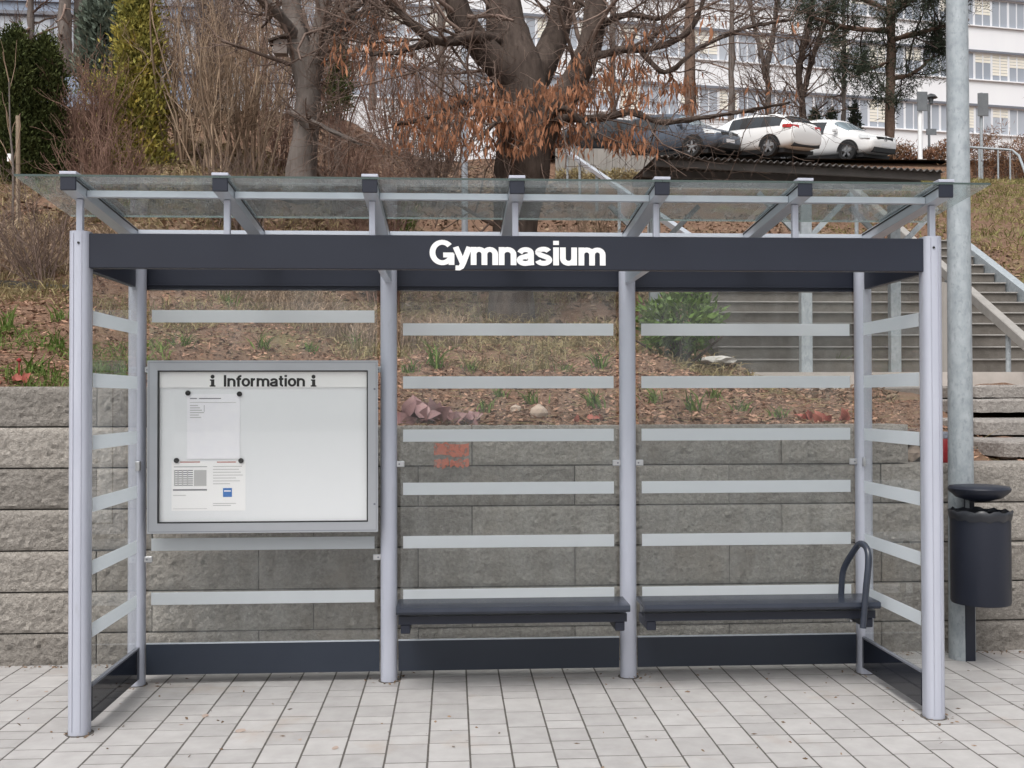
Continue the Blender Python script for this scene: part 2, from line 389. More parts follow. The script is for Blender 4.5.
ys = np.unique(np.concatenate([np.arange(6.34, 18, .14), np.arange(18, 46, .35), np.linspace(46, 300, 50)]))
GX, GY = np.meshgrid(xs, ys); GZ = tz(GX, GY)
V = np.stack([GX, GY, GZ], -1).reshape(-1, 3); nx = len(xs)
ii, jj = np.meshgrid(np.arange(len(ys)-1), np.arange(nx-1), indexing='ij')
F = np.stack([ii*nx+jj, ii*nx+jj+1, (ii+1)*nx+jj+1, (ii+1)*nx+jj], -1).reshape(-1, 4)
ter = np_mesh('hillside', V, F, 'terrain', smooth=True, kind='structure')

def on(x, ypx=None, Y=10.):
    """point on the hillside below pixel column x at depth Y"""
    d = ray(x, 384); X = d[0]*Y/d[1]; return np.array([X, Y, float(tz(X, Y))])

# ------------------------------------------------------------------ pavement
p0 = atZ(427, 768); p1 = atZ(734, 768); PW = (p1[0]-p0[0])/7.; PX0 = p0[0]
PA = (PX0-PW*18, PX0+PW*27); PY = (3.5, 6.36)
mb = MB()
for a, b in (((-60, -40), (60, PY[0])), ((-60, PY[0]), (PA[0], PY[1])), ((PA[1], PY[0]), (60, PY[1]))):
    mb.add([(a[0], a[1], 0), (b[0], a[1], 0), (b[0], b[1], 0), (a[0], b[1], 0)], [(0, 1, 2, 3)])
m = bpy.data.materials.new('paving_far'); m.use_nodes = True; MATS['paving_far'] = m
N = m.node_tree.nodes; br = N.new('ShaderNodeTexBrick'); geo = N.new('ShaderNodeNewGeometry'); mp = N.new('ShaderNodeMapping')
mp.inputs['Rotation'].default_value = (0, 0, R(90)); m.node_tree.links.new(geo.outputs['Position'], mp.inputs[0]); m.node_tree.links.new(mp.outputs[0], br.inputs[0])
br.inputs['Color1'].default_value = (.43, .41, .40, 1); br.inputs['Color2'].default_value = (.49, .475, .465, 1); br.inputs['Mortar'].default_value = (.1, .095, .09, 1)
br.inputs['Scale'].default_value = 1; br.inputs['Brick Width'].default_value = .2; br.inputs['Row Height'].default_value = PW; br.inputs['Mortar Size'].default_value = .005
m.node_tree.links.new(br.outputs[0], N['Principled BSDF'].inputs['Base Color']); N['Principled BSDF'].inputs['Roughness'].default_value = .85
pav = tag(mb.build('pavement', 'paving_far'), kind='structure')
mb = MB(); mb.add([(PA[0]-.05, PY[0]-.05, -.0014), (PA[1]+.05, PY[0]-.05, -.0014), (PA[1]+.05, PY[1]+.1, -.0014), (PA[0]-.05, PY[1]+.1, -.0014)], [(0, 1, 2, 3)])
tag(mb.build('paving_bed', 'bedding'), kind='structure')
def paver_mesh(L):
    w = PW-.0085; c = .0008; h = .04
    vs = []
    for ins, z in ((0, -h), (0, -c), (c, 0)):
        vs += [(-w/2+ins, -L/2+ins, z), (w/2-ins, -L/2+ins, z), (w/2-ins, L/2-ins, z), (-w/2+ins, L/2-ins, z)]
    fs = [(8, 9, 10, 11)]
    for k in (0, 4): fs += [(k+i, k+(i+1) % 4, k+4+(i+1) % 4, k+4+i) for i in range(4)]
    me = bpy.data.meshes.new('paver'); me.from_pydata(vs, [], fs); me.materials.append(MATS['paver']); me.update(); return me
LENS = [PW*.66, PW, PW*1.33]
PM = [paver_mesh(l-.0092) for l in LENS]
allp = []
ncol = int(round((PA[1]-PA[0])/PW))
for c in range(ncol):
    x = PA[0]+(c+.5)*PW; y = PY[0]+random.uniform(0, .1)
    while y < PY[1]-.02:
        k = random.choices((0, 1, 2), (.25, .35, .4))[0]; L = LENS[k]
        if y+L > PY[1]+.05: break
        allp.append((x, y+L/2, k)); y += L
def inframe(x, y):
    d = np.array([x, y, -CH]); z = d@W_; u = 512+FPX*(d@R_)/z; v = 384-FPX*(d@U_)/z; return -20 < u < 1044 and v < 800
vis = sorted([p for p in allp if inframe(p[0], p[1])], key=lambda p: p[1])
near = vis[:300]; ns = set(near); rest = [p for p in allp if p not in ns]
holes = [(-1.70, 4.93), (2.28, 4.93)]
for x, y, k in near:
    o = link('paver', PM[k], pav, (x, y, random.uniform(-.0002, .0006))); o.rotation_euler = (random.gauss(0, .0016), random.gauss(0, .0016), random.gauss(0, .004))
Vs = []; Fs = []; n = 0
for x, y, k in rest:
    me = PM[k]; Vs += [(v.co.x+x, v.co.y+y, v.co.z+random.gauss(0, .0002)) for v in me.vertices]; Fs += [tuple(i+n for i in p.vertices) for p in me.polygons]; n += len(me.vertices)
me = bpy.data.meshes.new('pavers'); me.from_pydata(Vs, [], Fs); me.materials.append(MATS['paver']); me.update()
tag(link('paver_field', me, pav), kind='stuff')
# rust and clay stains, bits of leaf on the paving
mb = MB()
for px, py, r in ((335, 748, .022), (240, 731, .03), (205, 716, .026), (46, 692, .014), (322, 671, .03), (283, 672, .03), (550, 665, .03), (762, 664, .02), (300, 740, .012)):
    c = atZ(px, py); n = 9; pts = [(c[0]+r*random.uniform(.35, 1)*math.cos(t), c[1]+r*1.5*random.uniform(.35, 1)*math.sin(t), .0022) for t in [2*math.pi*i/n for i in range(n)]]
    mb.add(pts, [tuple(range(n))])
st = mb.build('rust_stain', 'stain', pav)

# ------------------------------------------------------------------ retaining wall of split-face blocks
WY = 6.2; BW = .912; BH = .234; Z0 = -.054
XJ = [atY(472, 445, WY)[0], atY(418, 485, WY)[0]]
def block_mesh(seed, w):
    rng = np.random.default_rng(seed); nxb = max(4, int(w/.019)); nzb = 12
    h = BH-.006; V = []; F = []
    gx = np.linspace(-w/2+.003, w/2-.003, nxb+1); gz = np.linspace(.003, h, nzb+1)
    ph = rng.uniform(0, 9, 6)
    for z in gz:
        for x in gx:
            ex = min(x+w/2, w/2-x); ez = min(z, h-z); e = min(ex, ez)
            yy = -.004*math.sin(x*7+ph[0])*math.cos(z*17+ph[1])+rng.normal()*.0046
            yy = yy*min(1, e/.03)+.010*max(0, 1-e/.018); V.append((x, yy, z))
    nn = nxb+1
    for j in range(nzb):
        for i in range(nxb): F.append((j*nn+i, j*nn+i+1, (j+1)*nn+i+1, (j+1)*nn+i))
    b = len(V); V += [(x, .3, z) for z in (.003, h) for x in (-w/2+.003, w/2-.003)]
    top = [nzb*nn+i for i in range(nn)]; F.append(tuple(top)+(b+3, b+2)); F.append(tuple(range(nxb, -1, -1))+(b, b+1))
    F.append(tuple(j*nn for j in range(nzb, -1, -1))[::-1][::-1]+(b, b+2)); F.append(tuple(j*nn+nxb for j in range(nzb+1))+(b+3, b+1)); F.append((b, b+2, b+3, b+1))
    me = bpy.data.meshes.new('block'); me.from_pydata(V, [], F); me.materials.append(MATS['block']); me.update()
    me.polygons.foreach_set('use_smooth', [True]*len(me.polygons)); me.set_sharp_from_angle(angle=R(35)); return me
wall = empty('retaining_wall', (0, WY, 0), label='stepped retaining wall of rough grey split-face concrete blocks behind the shelter', cat='wall')
BM = [block_mesh(s, BW) for s in range(5)]
XEND = {0: (-7, 9), 1: (-7, 9), 2: (-7, 9), 3: (-7, 9), 4: (-7, 9), 5: (-7, 2.70), 6: (-7, -.95)}
for r in range(7):
    j0 = XJ[(r+1) % 2]; a, b = XEND[r]; x = j0+BW*math.floor((a-j0)/BW); z = Z0+r*BH
    while x < b-.05:
        x1 = min(x+BW, b)
        if x1-x > BW-.01: me = BM[random.randrange(5)]
        else: me = block_mesh(100+r, x1-x)
        o = link('block', me, wall, ((x+x1)/2, random.gauss(0, .004), z)); o.rotation_euler = (0, 0, random.gauss(0, .002)); x += BW
mb = MB(); mb.box((-7, .03, -.3), (9, .22, Z0+5*BH-.02)).box((-7, .03, Z0+5*BH-.02), (2.6, .22, Z0+6*BH-.02)).box((-7, .03, Z0+6*BH-.02), (-1.02, .22, Z0+7*BH-.02))
mb.build('core', 'block_core', wall, (0, 0, 0))
# orange spray-paint mark: two bars with a gap on the top course
mb = MB()
def facepatch(mb, x0, y0, x1, y1, n=9, jag=.007):
    a = atY(x0, y0, WY-.016); b = atY(x1, y1, WY-.016)
    up = [(a[0]+(b[0]-a[0])*i/n, -.0165, a[2]+random.gauss(0, jag)) for i in range(n+1)]; dn = [(p[0], -.0165, b[2]+random.gauss(0, jag)) for p in up]
    k = len(mb.v); mb.v += up+dn; mb.f += [(k+i, k+n+1+i, k+n+2+i, k+i+1) for i in range(n)]; mb.m += [0]*n
facepatch(mb, 434, 444, 469, 456); facepatch(mb, 434, 459, 449, 467); facepatch(mb, 450, 460, 469, 467)
tag(mb.build('spray_mark', 'spray', wall, (0, 0, 0)), label='orange spray paint mark on the wall block')

# ------------------------------------------------------------------ shelter
XL, XR, YF, YR = -1.65, 2.228, 4.98, 5.75
RX = [XL-.017, -.343, .945, XR+.022]
sh = empty('bus_shelter', (.29, 5.35, 0), label='glass bus shelter with silver posts and dark fascia lettered Gymnasium', cat='bus shelter')
FPX_L, FPX_R = XL-.036, XR+.037
ZP = 2.262
def rpost(cx, cy, w, d, r, n=4):
    out = []
    for sx, sy, a0 in ((1, 1, 0), (-1, 1, 90), (-1, -1, 180), (1, -1, 270)):
        for k in range(n+1):
            t = R(a0+90*k/n); out.append((cx+sx*(w/2-r)+r*math.cos(t), cy+sy*(d/2-r)+r*math.sin(t)))
    return out
for x in (FPX_L+.005, FPX_R-.008):
    mb = MB(); mb.prism(rpost(x, 4.93, .09, .1, .036), -.03, ZP)
    p = mb.build('front_post', 'silver', sh, smooth=50)
    mb = MB(); mb.lathe((x, 4.93, -.01), [(.062, 0), (.062, .0125)], 14)
    mb.build('base_plate', 'bedding', p)
    mb = MB(); s = 1 if x > 0 else -1
    mb.tube([(x-.005*s, 4.876, ZP-.055), (x-.005*s, 4.882, ZP-.055)], .0055, 10); mb.build('screw', 'black', p)
    mb = MB()
    for dx in (-.018, .018): mb.box((x+dx-.0012, 4.8785, .02), (x+dx+.0012, 4.8815, ZP-.01))
    mb.build('groove', 'groove', p)
rposts = []
for i, x in enumerate(RX):
    mb = MB(); mb.prism(rpost(x, YR, .088, .088, .036), -.03, 2.375)
    p = mb.build('rear_post', 'silver', sh, smooth=50); rposts.append(p)
    mb = MB(); mb.lathe((x, YR, -.01), [(.058, 0), (.058, .012)], 14); mb.build('base_plate', 'bedding', p)
# fascia ring
mb = MB(); mb.box((XL-.002, 4.905, 2.097), (XR+.002, 4.95, 2.253))
fas = mb.build('fascia', 'anthracite', sh, bevel=.003)
mb = MB(); mb.box((RX[0]-.03, 5.798, 2.09), (RX[3]+.03, 5.84, 2.30)); rb = mb.build('rear_beam', 'anthracite', sh, bevel=.003)
mb = MB(); mb.box((RX[0]-.03, 5.786, 2.112), (RX[3]+.03, 5.7975, 2.122)); mb.build('lip', 'anthracite', rb)
for x, s in ((XL-.012, -1), (XR+.012, 1)):
    mb = MB(); mb.box((min(x, x+s*.03), 4.985, 2.094), (max(x, x+s*.03), 5.70, 2.25)); mb.build('side_beam', 'anthracite', sh, bevel=.003)
for x in RX[1:3]:
    mb = MB(); mb.box((x-.018, 4.952, 2.125), (x+.018, 5.705, 2.185)); mb.build('tie_beam', 'rail', sh)
# lettering: bold grotesque glyphs built from strokes (units: cap height 1)
def arc(cx, cy, rx, ry, a0, a1, n=12): return [(cx+rx*math.cos(R(a0+(a1-a0)*i/n)), cy+ry*math.sin(R(a0+(a1-a0)*i/n))) for i in range(n+1)]
SW = .19; XH = .73; q = SW/2
def arch(x0, x1, top=XH-q): return [(x0, .40)]+arc((x0+x1)/2, top-.20, (x1-x0)/2, .20, 180, 0, 10)+[(x1, 0)]
GLY = {
 'G': (.80, [arc(.42, .5, .335, .415, 42, 318, 22), [(.735, .0), (.735, .46)], [(.45, .40), (.80, .40)], [(.655, .2), (.70, .26), (.735, .38)]]),
 'y': (.60, [[(.075, XH), (.32, .06)], [(.545, XH), (.33, .06), (.27, -.08), (.20, -.125), (.07, -.12)]]),
 'm': (.96, [[(.09, 0), (.09, XH)], arch(.09, .46), arch(.46, .83)]),
 'n': (.64, [[(.09, 0), (.09, XH)], arch(.09, .50)]),
 'a': (.62, [[(.075, .50)]+arc(.275, XH-q-.14, .185, .14, 165, 0, 10)+[(.46, .12), (.475, 0)], arc(.26, .205, .195, .135, 60, 330, 14), [(.25, .345), (.46, .42)]]),
 's': (.58, [arc(.27, XH-q-.105, .19, .125, 20, 190, 10)+[(.16, .425), (.38, .33)]+arc(.275, .215, .2, .135, 50, -170, 12)]),
 'i': (.27, [[(.125, 0), (.125, XH)], [(.125, .83), (.125, 1.0)]]),
 'u': (.64, [[(.09, XH), (.09, .30)]+arc(.285, .285, .195, .20, 180, 360, 10)+[(.48, XH)], [(.48, 0), (.48, .4)]]),
 'I': (.30, [[(.14, 0), (.14, 1.0)]]),
 'f': (.37, [[(.15, 0), (.15, .72)]+arc(.33, .76, .18, .15, 180, 80, 6), [(.0, .655), (.34, .655)]]),
 'o': (.64, [arc(.305, XH/2, .22, XH/2-q+.015, 0, 360, 26)]),
 'r': (.42, [[(.09, 0), (.09, XH)], [(.09, .40)]+arc(.30, .42, .21, .215, 180, 85, 7)]),
 't': (.37, [[(.15, .93), (.15, .22)]+arc(.29, .22, .14, .145, 180, 280, 6), [(.0, .655), (.33, .655)]]),
}
def text_mesh(name, body, width, cx, zb, y, matname, parent, wt=1., cap=1., ext=.002):
    tot = sum(GLY[c][0] for c in body)-.12; s = width/tot; sy = s*cap
    mb = MB(); x = cx-width/2; lay = 0
    for c in body:
        adv, strokes = GLY[c]
        for st in strokes:
            P = np.array(st); closed = np.allclose(P[0], P[-1]); T = np.gradient(P, axis=0)
            if closed: T[0] = T[-1] = P[1]-P[-2]
            T = unit(T); Nn = np.stack([-T[:, 1], T[:, 0]], -1)*q*wt; lay += 1; yy = y-ext-(lay % 7)*.00012
            L = [(x+(p[0])*s, yy, zb+p[1]*sy) for p in P+Nn]; Rr = [(x+(p[0])*s, yy, zb+p[1]*sy) for p in P-Nn]; n = len(L)
            Lb = [(p[0], y-.0001, p[2]) for p in L]; Rb = [(p[0], y-.0001, p[2]) for p in Rr]
            fs = []
            for i in range(n-1): fs += [(i, i+1, n+i+1, n+i), (i, 2*n+i, 2*n+i+1, i+1), (n+i, n+i+1, 3*n+i+1, 3*n+i)]
            fs += [(0, n, 3*n, 2*n), (n-1, 3*n-1, 4*n-1, 2*n-1)]
            mb.add(L+Rr+Lb+Rb, fs)
        x += adv*s
    return mb.build(name, matname, parent)
g0 = atY(430, 265, 4.904); g1 = atY(603, 265, 4.904)
text_mesh('sign_lettering', 'Gymnasium', g1[0]-g0[0], (g0[0]+g1[0])/2, g0[2]+.001, 4.9045, 'white_letter', fas, wt=1.04, cap=.845)
# roof: seven rafters, struts, purlins, six panes
ZG = lambda Y: 2.492-.084*(Y-4.72)
RAFX = [FPX_L+.0+(FPX_R-FPX_L)*i/6 for i in range(7)]
for i, x in enumerate(RAFX):
    mb = MB(); w = .033; ya, yb = 4.785, 5.78
    mb.hexa([(x-w, ya, ZG(ya)-.062), (x+w, ya, ZG(ya)-.062), (x+w, yb, ZG(yb)-.062), (x-w, yb, ZG(yb)-.062),
             (x-w, ya, ZG(ya)-.008), (x+w, ya, ZG(ya)-.008), (x+w, yb, ZG(yb)-.008), (x-w, yb, ZG(yb)-.008)])
    rf = mb.build('rafter', 'rail', sh, bevel=.002)
    mb = MB(); mb.box((x-w-.001, ya-.012, ZG(ya)-.064), (x+w+.001, ya-.0005, ZG(ya)+.004)); mb.build('end_cap', 'anthracite', rf, bevel=.003)
    mb = MB(); mb.box((x-w-.004, ya-.016, ZG(ya)+.0055), (x+w+.004, ya+.05, ZG(ya)+.019)); mb.build('clamp_plate', 'silver', rf, bevel=.002)
    mb = MB(); mb.hexa([(x-.03, ya+.052, ZG(ya+.052)+.0045), (x+.03, ya+.052, ZG(ya+.052)+.0045), (x+.03, 5.48, ZG(5.48)+.0045), (x-.03, 5.48, ZG(5.48)+.0045),
                        (x-.03, ya+.052, ZG(ya)+.012), (x+.03, ya+.052, ZG(ya)+.012), (x+.03, 5.48, ZG(5.48)+.014), (x-.03, 5.48, ZG(5.48)+.014)]); mb.build('cover_strip', 'rail', rf)
    mb = MB()
    for s in (-1, 1):
        mb.hexa([(x+s*w*1.02-.001, ya, ZG(ya)-.022), (x+s*w*1.02+.001, ya, ZG(ya)-.022), (x+s*w*1.02+.001, yb, ZG(yb)-.022), (x+s*w*1.02-.001, yb, ZG(yb)-.022),
                 (x+s*w*1.02-.001, ya, ZG(ya)-.014), (x+s*w*1.02+.001, ya, ZG(ya)-.014), (x+s*w*1.02+.001, yb, ZG(yb)-.014), (x+s*w*1.02-.001, yb, ZG(yb)-.014)])
    mb.build('gasket', 'black', rf)
    mb = MB(); zt = ZG(4.93)-.063; mb.box((x-.014, 4.916, (ZP-.002) if i in (0, 6) else 2.25), (x+.014, 4.944, zt)); mb.build('strut', 'silver', sh, bevel=.002)
    if i < 6:
        x2 = RAFX[i+1]; mb = MB(); mb.box((x+w+.001, 4.915, zt+.008), (x2-w-.001, 4.945, zt+.038)); mb.build('purlin', 'rail', sh, bevel=.002)
        xa = x if i else x-.232; xb = x2 if i < 5 else x2+.208
        ya2, yb2 = 4.772, 5.47
        mb = MB(); mb.hexa([(xa+.001, ya2, ZG(ya2)-.006), (xb-.001, ya2, ZG(ya2)-.006), (xb-.001, yb2, ZG(yb2)-.006), (xa+.001, yb2, ZG(yb2)-.006),
                            (xa+.001, ya2, ZG(ya2)+.003), (xb-.001, ya2, ZG(ya2)+.003), (xb-.001, yb2, ZG(yb2)+.003), (xa+.001, yb2, ZG(yb2)+.003)])
        pn = mb.build('roof_pane', 'roof_glass', sh)
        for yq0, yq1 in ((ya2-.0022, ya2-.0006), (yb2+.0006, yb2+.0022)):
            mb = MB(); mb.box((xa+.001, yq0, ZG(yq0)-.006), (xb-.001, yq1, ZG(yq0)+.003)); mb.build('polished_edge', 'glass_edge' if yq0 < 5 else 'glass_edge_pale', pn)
mb = MB(); mb.box((RX[0], 5.70, 2.376), (RX[3], 5.73, 2.396)); mb.build('rear_purlin', 'rail', sh)
# glass walls: panes with frosted strips, dark kick panels and clamps
ZS = [1.909-.2849*k for k in range(6)]; TH = .0655
def pane(x0, x1, y0, y1, strips, flip=0):
    mb = MB()
    if abs(x1-x0) > abs(y1-y0): mb.box((x0, YR-.004, .20), (x1, YR+.004, 2.088))
    else: mb.box((x0-.004, y0, .19), (x0+.004, y1, 2.092))
    g = mb.build('glass_pane', 'clear', sh)
    for z in strips:
        mb = MB()
        if abs(x1-x0) > abs(y1-y0): mb.box((x0+.014, YR-.0062, z-TH), (x1-.014, YR-.0048, z))
        else: mb.box((x0+flip*.0048-.0007, y0+.004, z-TH), (x0+flip*.0048+.0007, y1-.004, z))
        mb.build('frosted_strip', 'frost', g)
    return g
for i in range(3):
    a, b = RX[i]+.062, RX[i+1]-.062
    pane(a, b, YR, YR, ([ZS[0]+.068]+ZS[1:]) if i == 0 else ZS)
    mb = MB(); mb.box((a-.012, YR-.009, .052), (b+.012, YR+.009, .212)); kp = mb.build('kick_panel', 'kick_matt', sh)
    mb = MB(); mb.box((a-.012, YR-.010, .2125), (b+.012, YR+.010, .217)); mb.build('edge_trim', 'rail', kp)
    for xx, s in ((a, -1), (b, 1)):
        for zc in (.66 if i == 0 else 1.155, ) + ((1.66,) if i == 0 else ()):
            mb = MB(); mb.box((min(xx+s*.022, xx-s*.022), YR-.018, zc-.016), (max(xx+s*.022, xx-s*.022), YR-.0065, zc+.016)); c = mb.build('glass_clamp', 'steel', sh, bevel=.003)
            mb = MB(); mb.tube([(xx+s*.006, YR-.0205, zc), (xx+s*.006, YR-.0178, zc)], .005, 8); mb.build('screw', 'trim', c)
for x, s in ((XL, 1), (XR, -1)):
    pane(x, x, YF, YR-.075, ZS[:6], s)
    mb = MB(); mb.box((x-.008, YF, .04), (x+.008, YR-.055, .196)); kp = mb.build('kick_panel', 'kick', sh)
    mb = MB(); mb.box((x-.010, YF, .1965), (x+.010, YR-.055, .206)); mb.box((x-.010, YR-.0545, .04), (x+.010, YR-.044, .206)); mb.build('edge_trim', 'trim', kp)
    mb = MB(); mb.box((x-.006, YR-.075, 1.13), (x+.018 if s > 0 else x+.006, YR-.05, 1.18)); mb.build('glass_clamp', 'steel', sh, bevel=.003)

# ------------------------------------------------------------------ information case
BY = 5.655
b0 = atY(147.5, 534, BY); b1 = atY(378, 362, BY)
bx0, bx1, bz0, bz1 = b0[0], b1[0], (b0[2]+atY(378, 531, BY)[2])/2, b1[2]+.008
vc = empty('information_case', ((bx0+bx1)/2, BY+.02, bz0), label='silver framed glazed information case with white board on the left bay', cat='notice board')
FW = .052
mb = MB(); mb.box((bx0+.004, BY+.012, bz0+.004), (bx1-.004, BY+.045, bz1-.004)); mb.build('case_back', 'case_metal', vc, bevel=.003)
mb = MB()
for a, b in (((bx0, bz0), (bx1, bz0+FW)), ((bx0, bz1-FW), (bx1, bz1)), ((bx0, bz0+FW), (bx0+FW, bz1-FW)), ((bx1-FW, bz0+FW), (bx1, bz1-FW))):
    mb.box((a[0], BY-.012, a[1]), (b[0], BY+.0115, b[1]))
fr = mb.build('frame', 'case_metal', vc)
mb = MB(); t = .0022
for off in (.008,):
    for a, b in (((bx0+off, bz0+off), (bx1-off, bz0+off+t)), ((bx0+off, bz1-off-t), (bx1-off, bz1-off)), ((bx0+off, bz0+off+t), (bx0+off+t, bz1-off-t)), ((bx1-off-t, bz0+off+t), (bx1-off, bz1-off-t))):
        mb.box((a[0], BY-.0128, a[1]), (b[0], BY-.0121, b[1]))
mb.build('frame_seam', 'trim', fr)
mb = MB(); t = .007
ix0, ix1, iz0, iz1 = bx0+FW, bx1-FW, bz0+FW, bz1-FW
for a, b in (((ix0, iz0), (ix1, iz0+t)), ((ix0, iz1-t), (ix1, iz1)), ((ix0, iz0+t), (ix0+t, iz1-t)), ((ix1-t, iz0+t), (ix1, iz1-t))):
    mb.box((a[0]+.0005, BY-.0102, a[1]+.0005), (b[0]-.0005, BY+.0105, b[1]-.0005))
mb.build('gasket', 'black', vc)
mb = MB(); mb.box((ix0+.001, BY+.008, iz0+.001), (ix1-.001, BY+.0116, iz1-.001)); mb.build('back_board', 'board', vc)
HZ = iz1-.089
mb = MB(); mb.box((ix0+t, BY+.002, HZ), (ix1-t, BY+.0078, iz1-t)); hd = mb.build('header_strip', 'white_letter', vc)
ta = atY(223, 387, BY); tb = atY(304, 387, BY)
text_mesh('header_lettering', 'Information', tb[0]-ta[0], (ta[0]+tb[0])/2, ta[2]+.002, BY+.0018, 'black', hd, wt=.92, cap=.83, ext=.001)
for px in (212.5, 313.5):
    c = atY(px, 387, BY); x, z = c[0], c[2]+.002; mb = MB(); y = BY+.0012
    ring = [(x+.0105*math.cos(R(a)), y, z+.052+.0105*math.sin(R(a))) for a in range(0, 360, 24)]
    mb.add(ring, [tuple(range(len(ring)))])
    o = [(-.015, 0), (.015, 0), (.015, .006), (.009, .008), (.009, .038), (-.014, .038), (-.014, .032), (-.008, .030), (-.008, .008), (-.015, .006)]
    mb.add([(x+a, y, z+b) for a, b in o], [tuple(range(len(o)))]); mb.build('information_symbol', 'black', hd)
mb = MB(); mb.box((ix0+.0015, BY-.0085, iz0+.0015), (ix1-.0015, BY-.0055, iz1-.0015)); mb.build('case_pane', 'vitrine', vc)
for pz in (389, 504):
    c = atY(374.5, pz, BY-.012); mb = MB(); mb.tube([(c[0], BY-.0145, c[2]), (c[0], BY-.0122, c[2])], .0055, 10); mb.build('lock', 'trim', vc)
# notices
def notice(x0, y0, x1, y1, yy, label, name='notice', matn='paper', curl=0.):
    a = atY(x0, y1, yy); b = atY(x1, y0, yy)
    e = empty(name, ((a[0]+b[0])/2, yy, a[2]), label=label, cat='notice')
    mb = MB(); n = 10
    front = []; 
    for i in range(n+1):
        z = a[2]+(b[2]-a[2])*i/n; c = curl*max(0, 1-i/n*2.2)**2
        front += [(a[0], yy-c, z), (b[0], yy-c*.6, z)]
    k = len(front); back = [(p[0], p[1]+.0008, p[2]) for p in front]
    mb.add(front+back, [(2*i, 2*i+1, 2*i+3, 2*i+2) for i in range(n)]+[(k+2*i+2, k+2*i+3, k+2*i+1, k+2*i) for i in range(n)]+[(0, 2, k+2, k)])
    mb.build('sheet', matn, e); return e, a, b
def pr(e, yy, x0, y0, x1, y1, m, name='print'):
    a = atY(x0, y1, yy); b = atY(x1, y0, yy); mb = MB(); mb.add([(a[0], yy-.0006, a[2]), (b[0], yy-.0006, a[2]), (b[0], yy-.0006, b[2]), (a[0], yy-.0006, b[2])], [(0, 1, 2, 3)])
    return mb.build(name, m, e)
N1 = BY+.0062; N2 = BY+.0072
e, a, b = notice(187, 394, 240, 459, N1, 'white typed sheet held by two black magnets, upper one in the case', curl=.003)
for i, (xa, xb) in enumerate(((190, 197), (199, 221))): pr(e, N1, xa, 398, xb, 399, 'ink')
pr(e, N1, 190, 402.2, 236, 402.8, 'ink_grey')
for i in range(6): pr(e, N1, 190, 405+i*2.4, 198+(i*37 % 7), 405.9+i*2.4, 'ink_grey')
pr(e, N1, 204, 405, 204.4, 412, 'ink')
e, a, b = notice(171.5, 461, 245.5, 511, N2, 'timetable sheet with small grid and blue logo, lower one in the case', matn='paper_white')
for xa, xb in ((180, 200), (217, 236)): pr(e, N2, xa, 460.9+.6, xb, 462.6, 'ink_red')
pr(e, N2, 174, 466.4, 207, 467.2, 'ink')
for i in range(8): pr(e, N2, 174, 470+i*2.1, 193, 471+i*2.1, 'ink')
for xa in (174, 177.5, 182, 187): pr(e, N2-.0002, xa, 470, xa+1.2, 486, 'ink_grey')
pr(e, N2, 194, 470, 206.5, 486, 'ink_grey'); pr(e, N2, 173, 489, 207, 490.8, 'ink'); pr(e, N2, 173, 495, 186, 495.7, 'ink_grey'); pr(e, N2, 173, 508.5, 207, 509, 'ink')
for i, xb in enumerate((242, 239, 241, 243, 236, 240, 230)): pr(e, N2, 213, 466+i*2.9, xb, 466.8+i*2.9, 'ink_grey')
lg = pr(e, N2-.0001, 223, 488, 232, 497, 'ink_blue', 'logo'); pr(e, N2-.0004, 224.2, 490.3, 230.8, 491.6, 'paper_white')
for i in range(2): pr(e, N2, 213, 503+i*2, 236-i*5, 503.8+i*2, 'ink_grey')
for px, py, lb in ((188, 393, 'upper left'), (239.5, 394, 'upper right'), (176.5, 460.5, 'lower left'), (241, 460.7, 'lower right')):
    c = atY(px, py, N1-.003); mb = MB(); mb.tube([(c[0], N1-.007, c[2]), (c[0], N1-.001, c[2])], .0135, 16)
    tag(mb.build('magnet', 'black', smooth=40), f'round black magnet at the {lb} corner of the notices', 'magnet', 'magnets on the notice board')

# ------------------------------------------------------------------ benches
def bench(x0, x1, label):
    e = empty('bench', ((x0+x1)/2, 5.5, 0.03), label=label, cat='bench', group='benches in the shelter')
    ya, yb, z = 5.36, 5.60, .462
    prof = [(ya+.006, z-.038), (ya-.006, z-.034), (ya-.013, z-.022), (ya-.011, z-.0014), (ya-.002, z-.003), (ya+.012, z), (yb-.01, z), (yb, z-.006), (yb, z-.02), (ya+.03, z-.02), (ya+.03, z-.038)]
    mb = MB(); n = len(prof)
    mb.add([(x0, y, zz) for y, zz in prof]+[(x1, y, zz) for y, zz in prof], [tuple(range(n)), tuple(range(2*n-1, n-1, -1))]+[(i, i+n, (i+1) % n+n, (i+1) % n) for i in range(n)])
    mb.build('seat', 'seat', e, smooth=35)
    mb = MB(); mb.box((x0+.01, ya+.035, z-.092), (x1-.01, ya+.075, z-.052)); mb.build('beam', 'anthracite', e)
    for x in (x0+.045, x1-.045):
        mb = MB(); mb.box((x-.024, ya+.04, z-.14), (x+.024, yb+.04, z-.093)); mb.build('bracket', 'anthracite', e, bevel=.004)
        mb = MB(); mb.box((x-.006, yb+.041, z-.16), (x+.006, YR-.046, z-.02)); mb.build('fixing_plate', 'steel', e)
    return e
bA = bench(atY(396, 605, 5.36)[0]+.0, atY(630, 604, 5.36)[0], 'dark slim bench between the two middle rear posts')
bB = bench(atY(644, 603, 5.36)[0], atY(880, 600, 5.36)[0], 'dark slim bench with a bent grab handle at its right end')
hx = atY(868, 600, 5.36)[0]
pts = [atY(863, 628, 5.33), atY(866, 590, 5.33), atY(868.5, 562, 5.34), atY(867, 549, 5.37), atY(861, 543.5, 5.42), atY(855, 549, 5.47), atY(844.5, 567, 5.55), atY(842, 580, 5.57), atY(841, 597, 5.58)]
P, rd = smooth_line(pts, [.0165]*len(pts), 34)
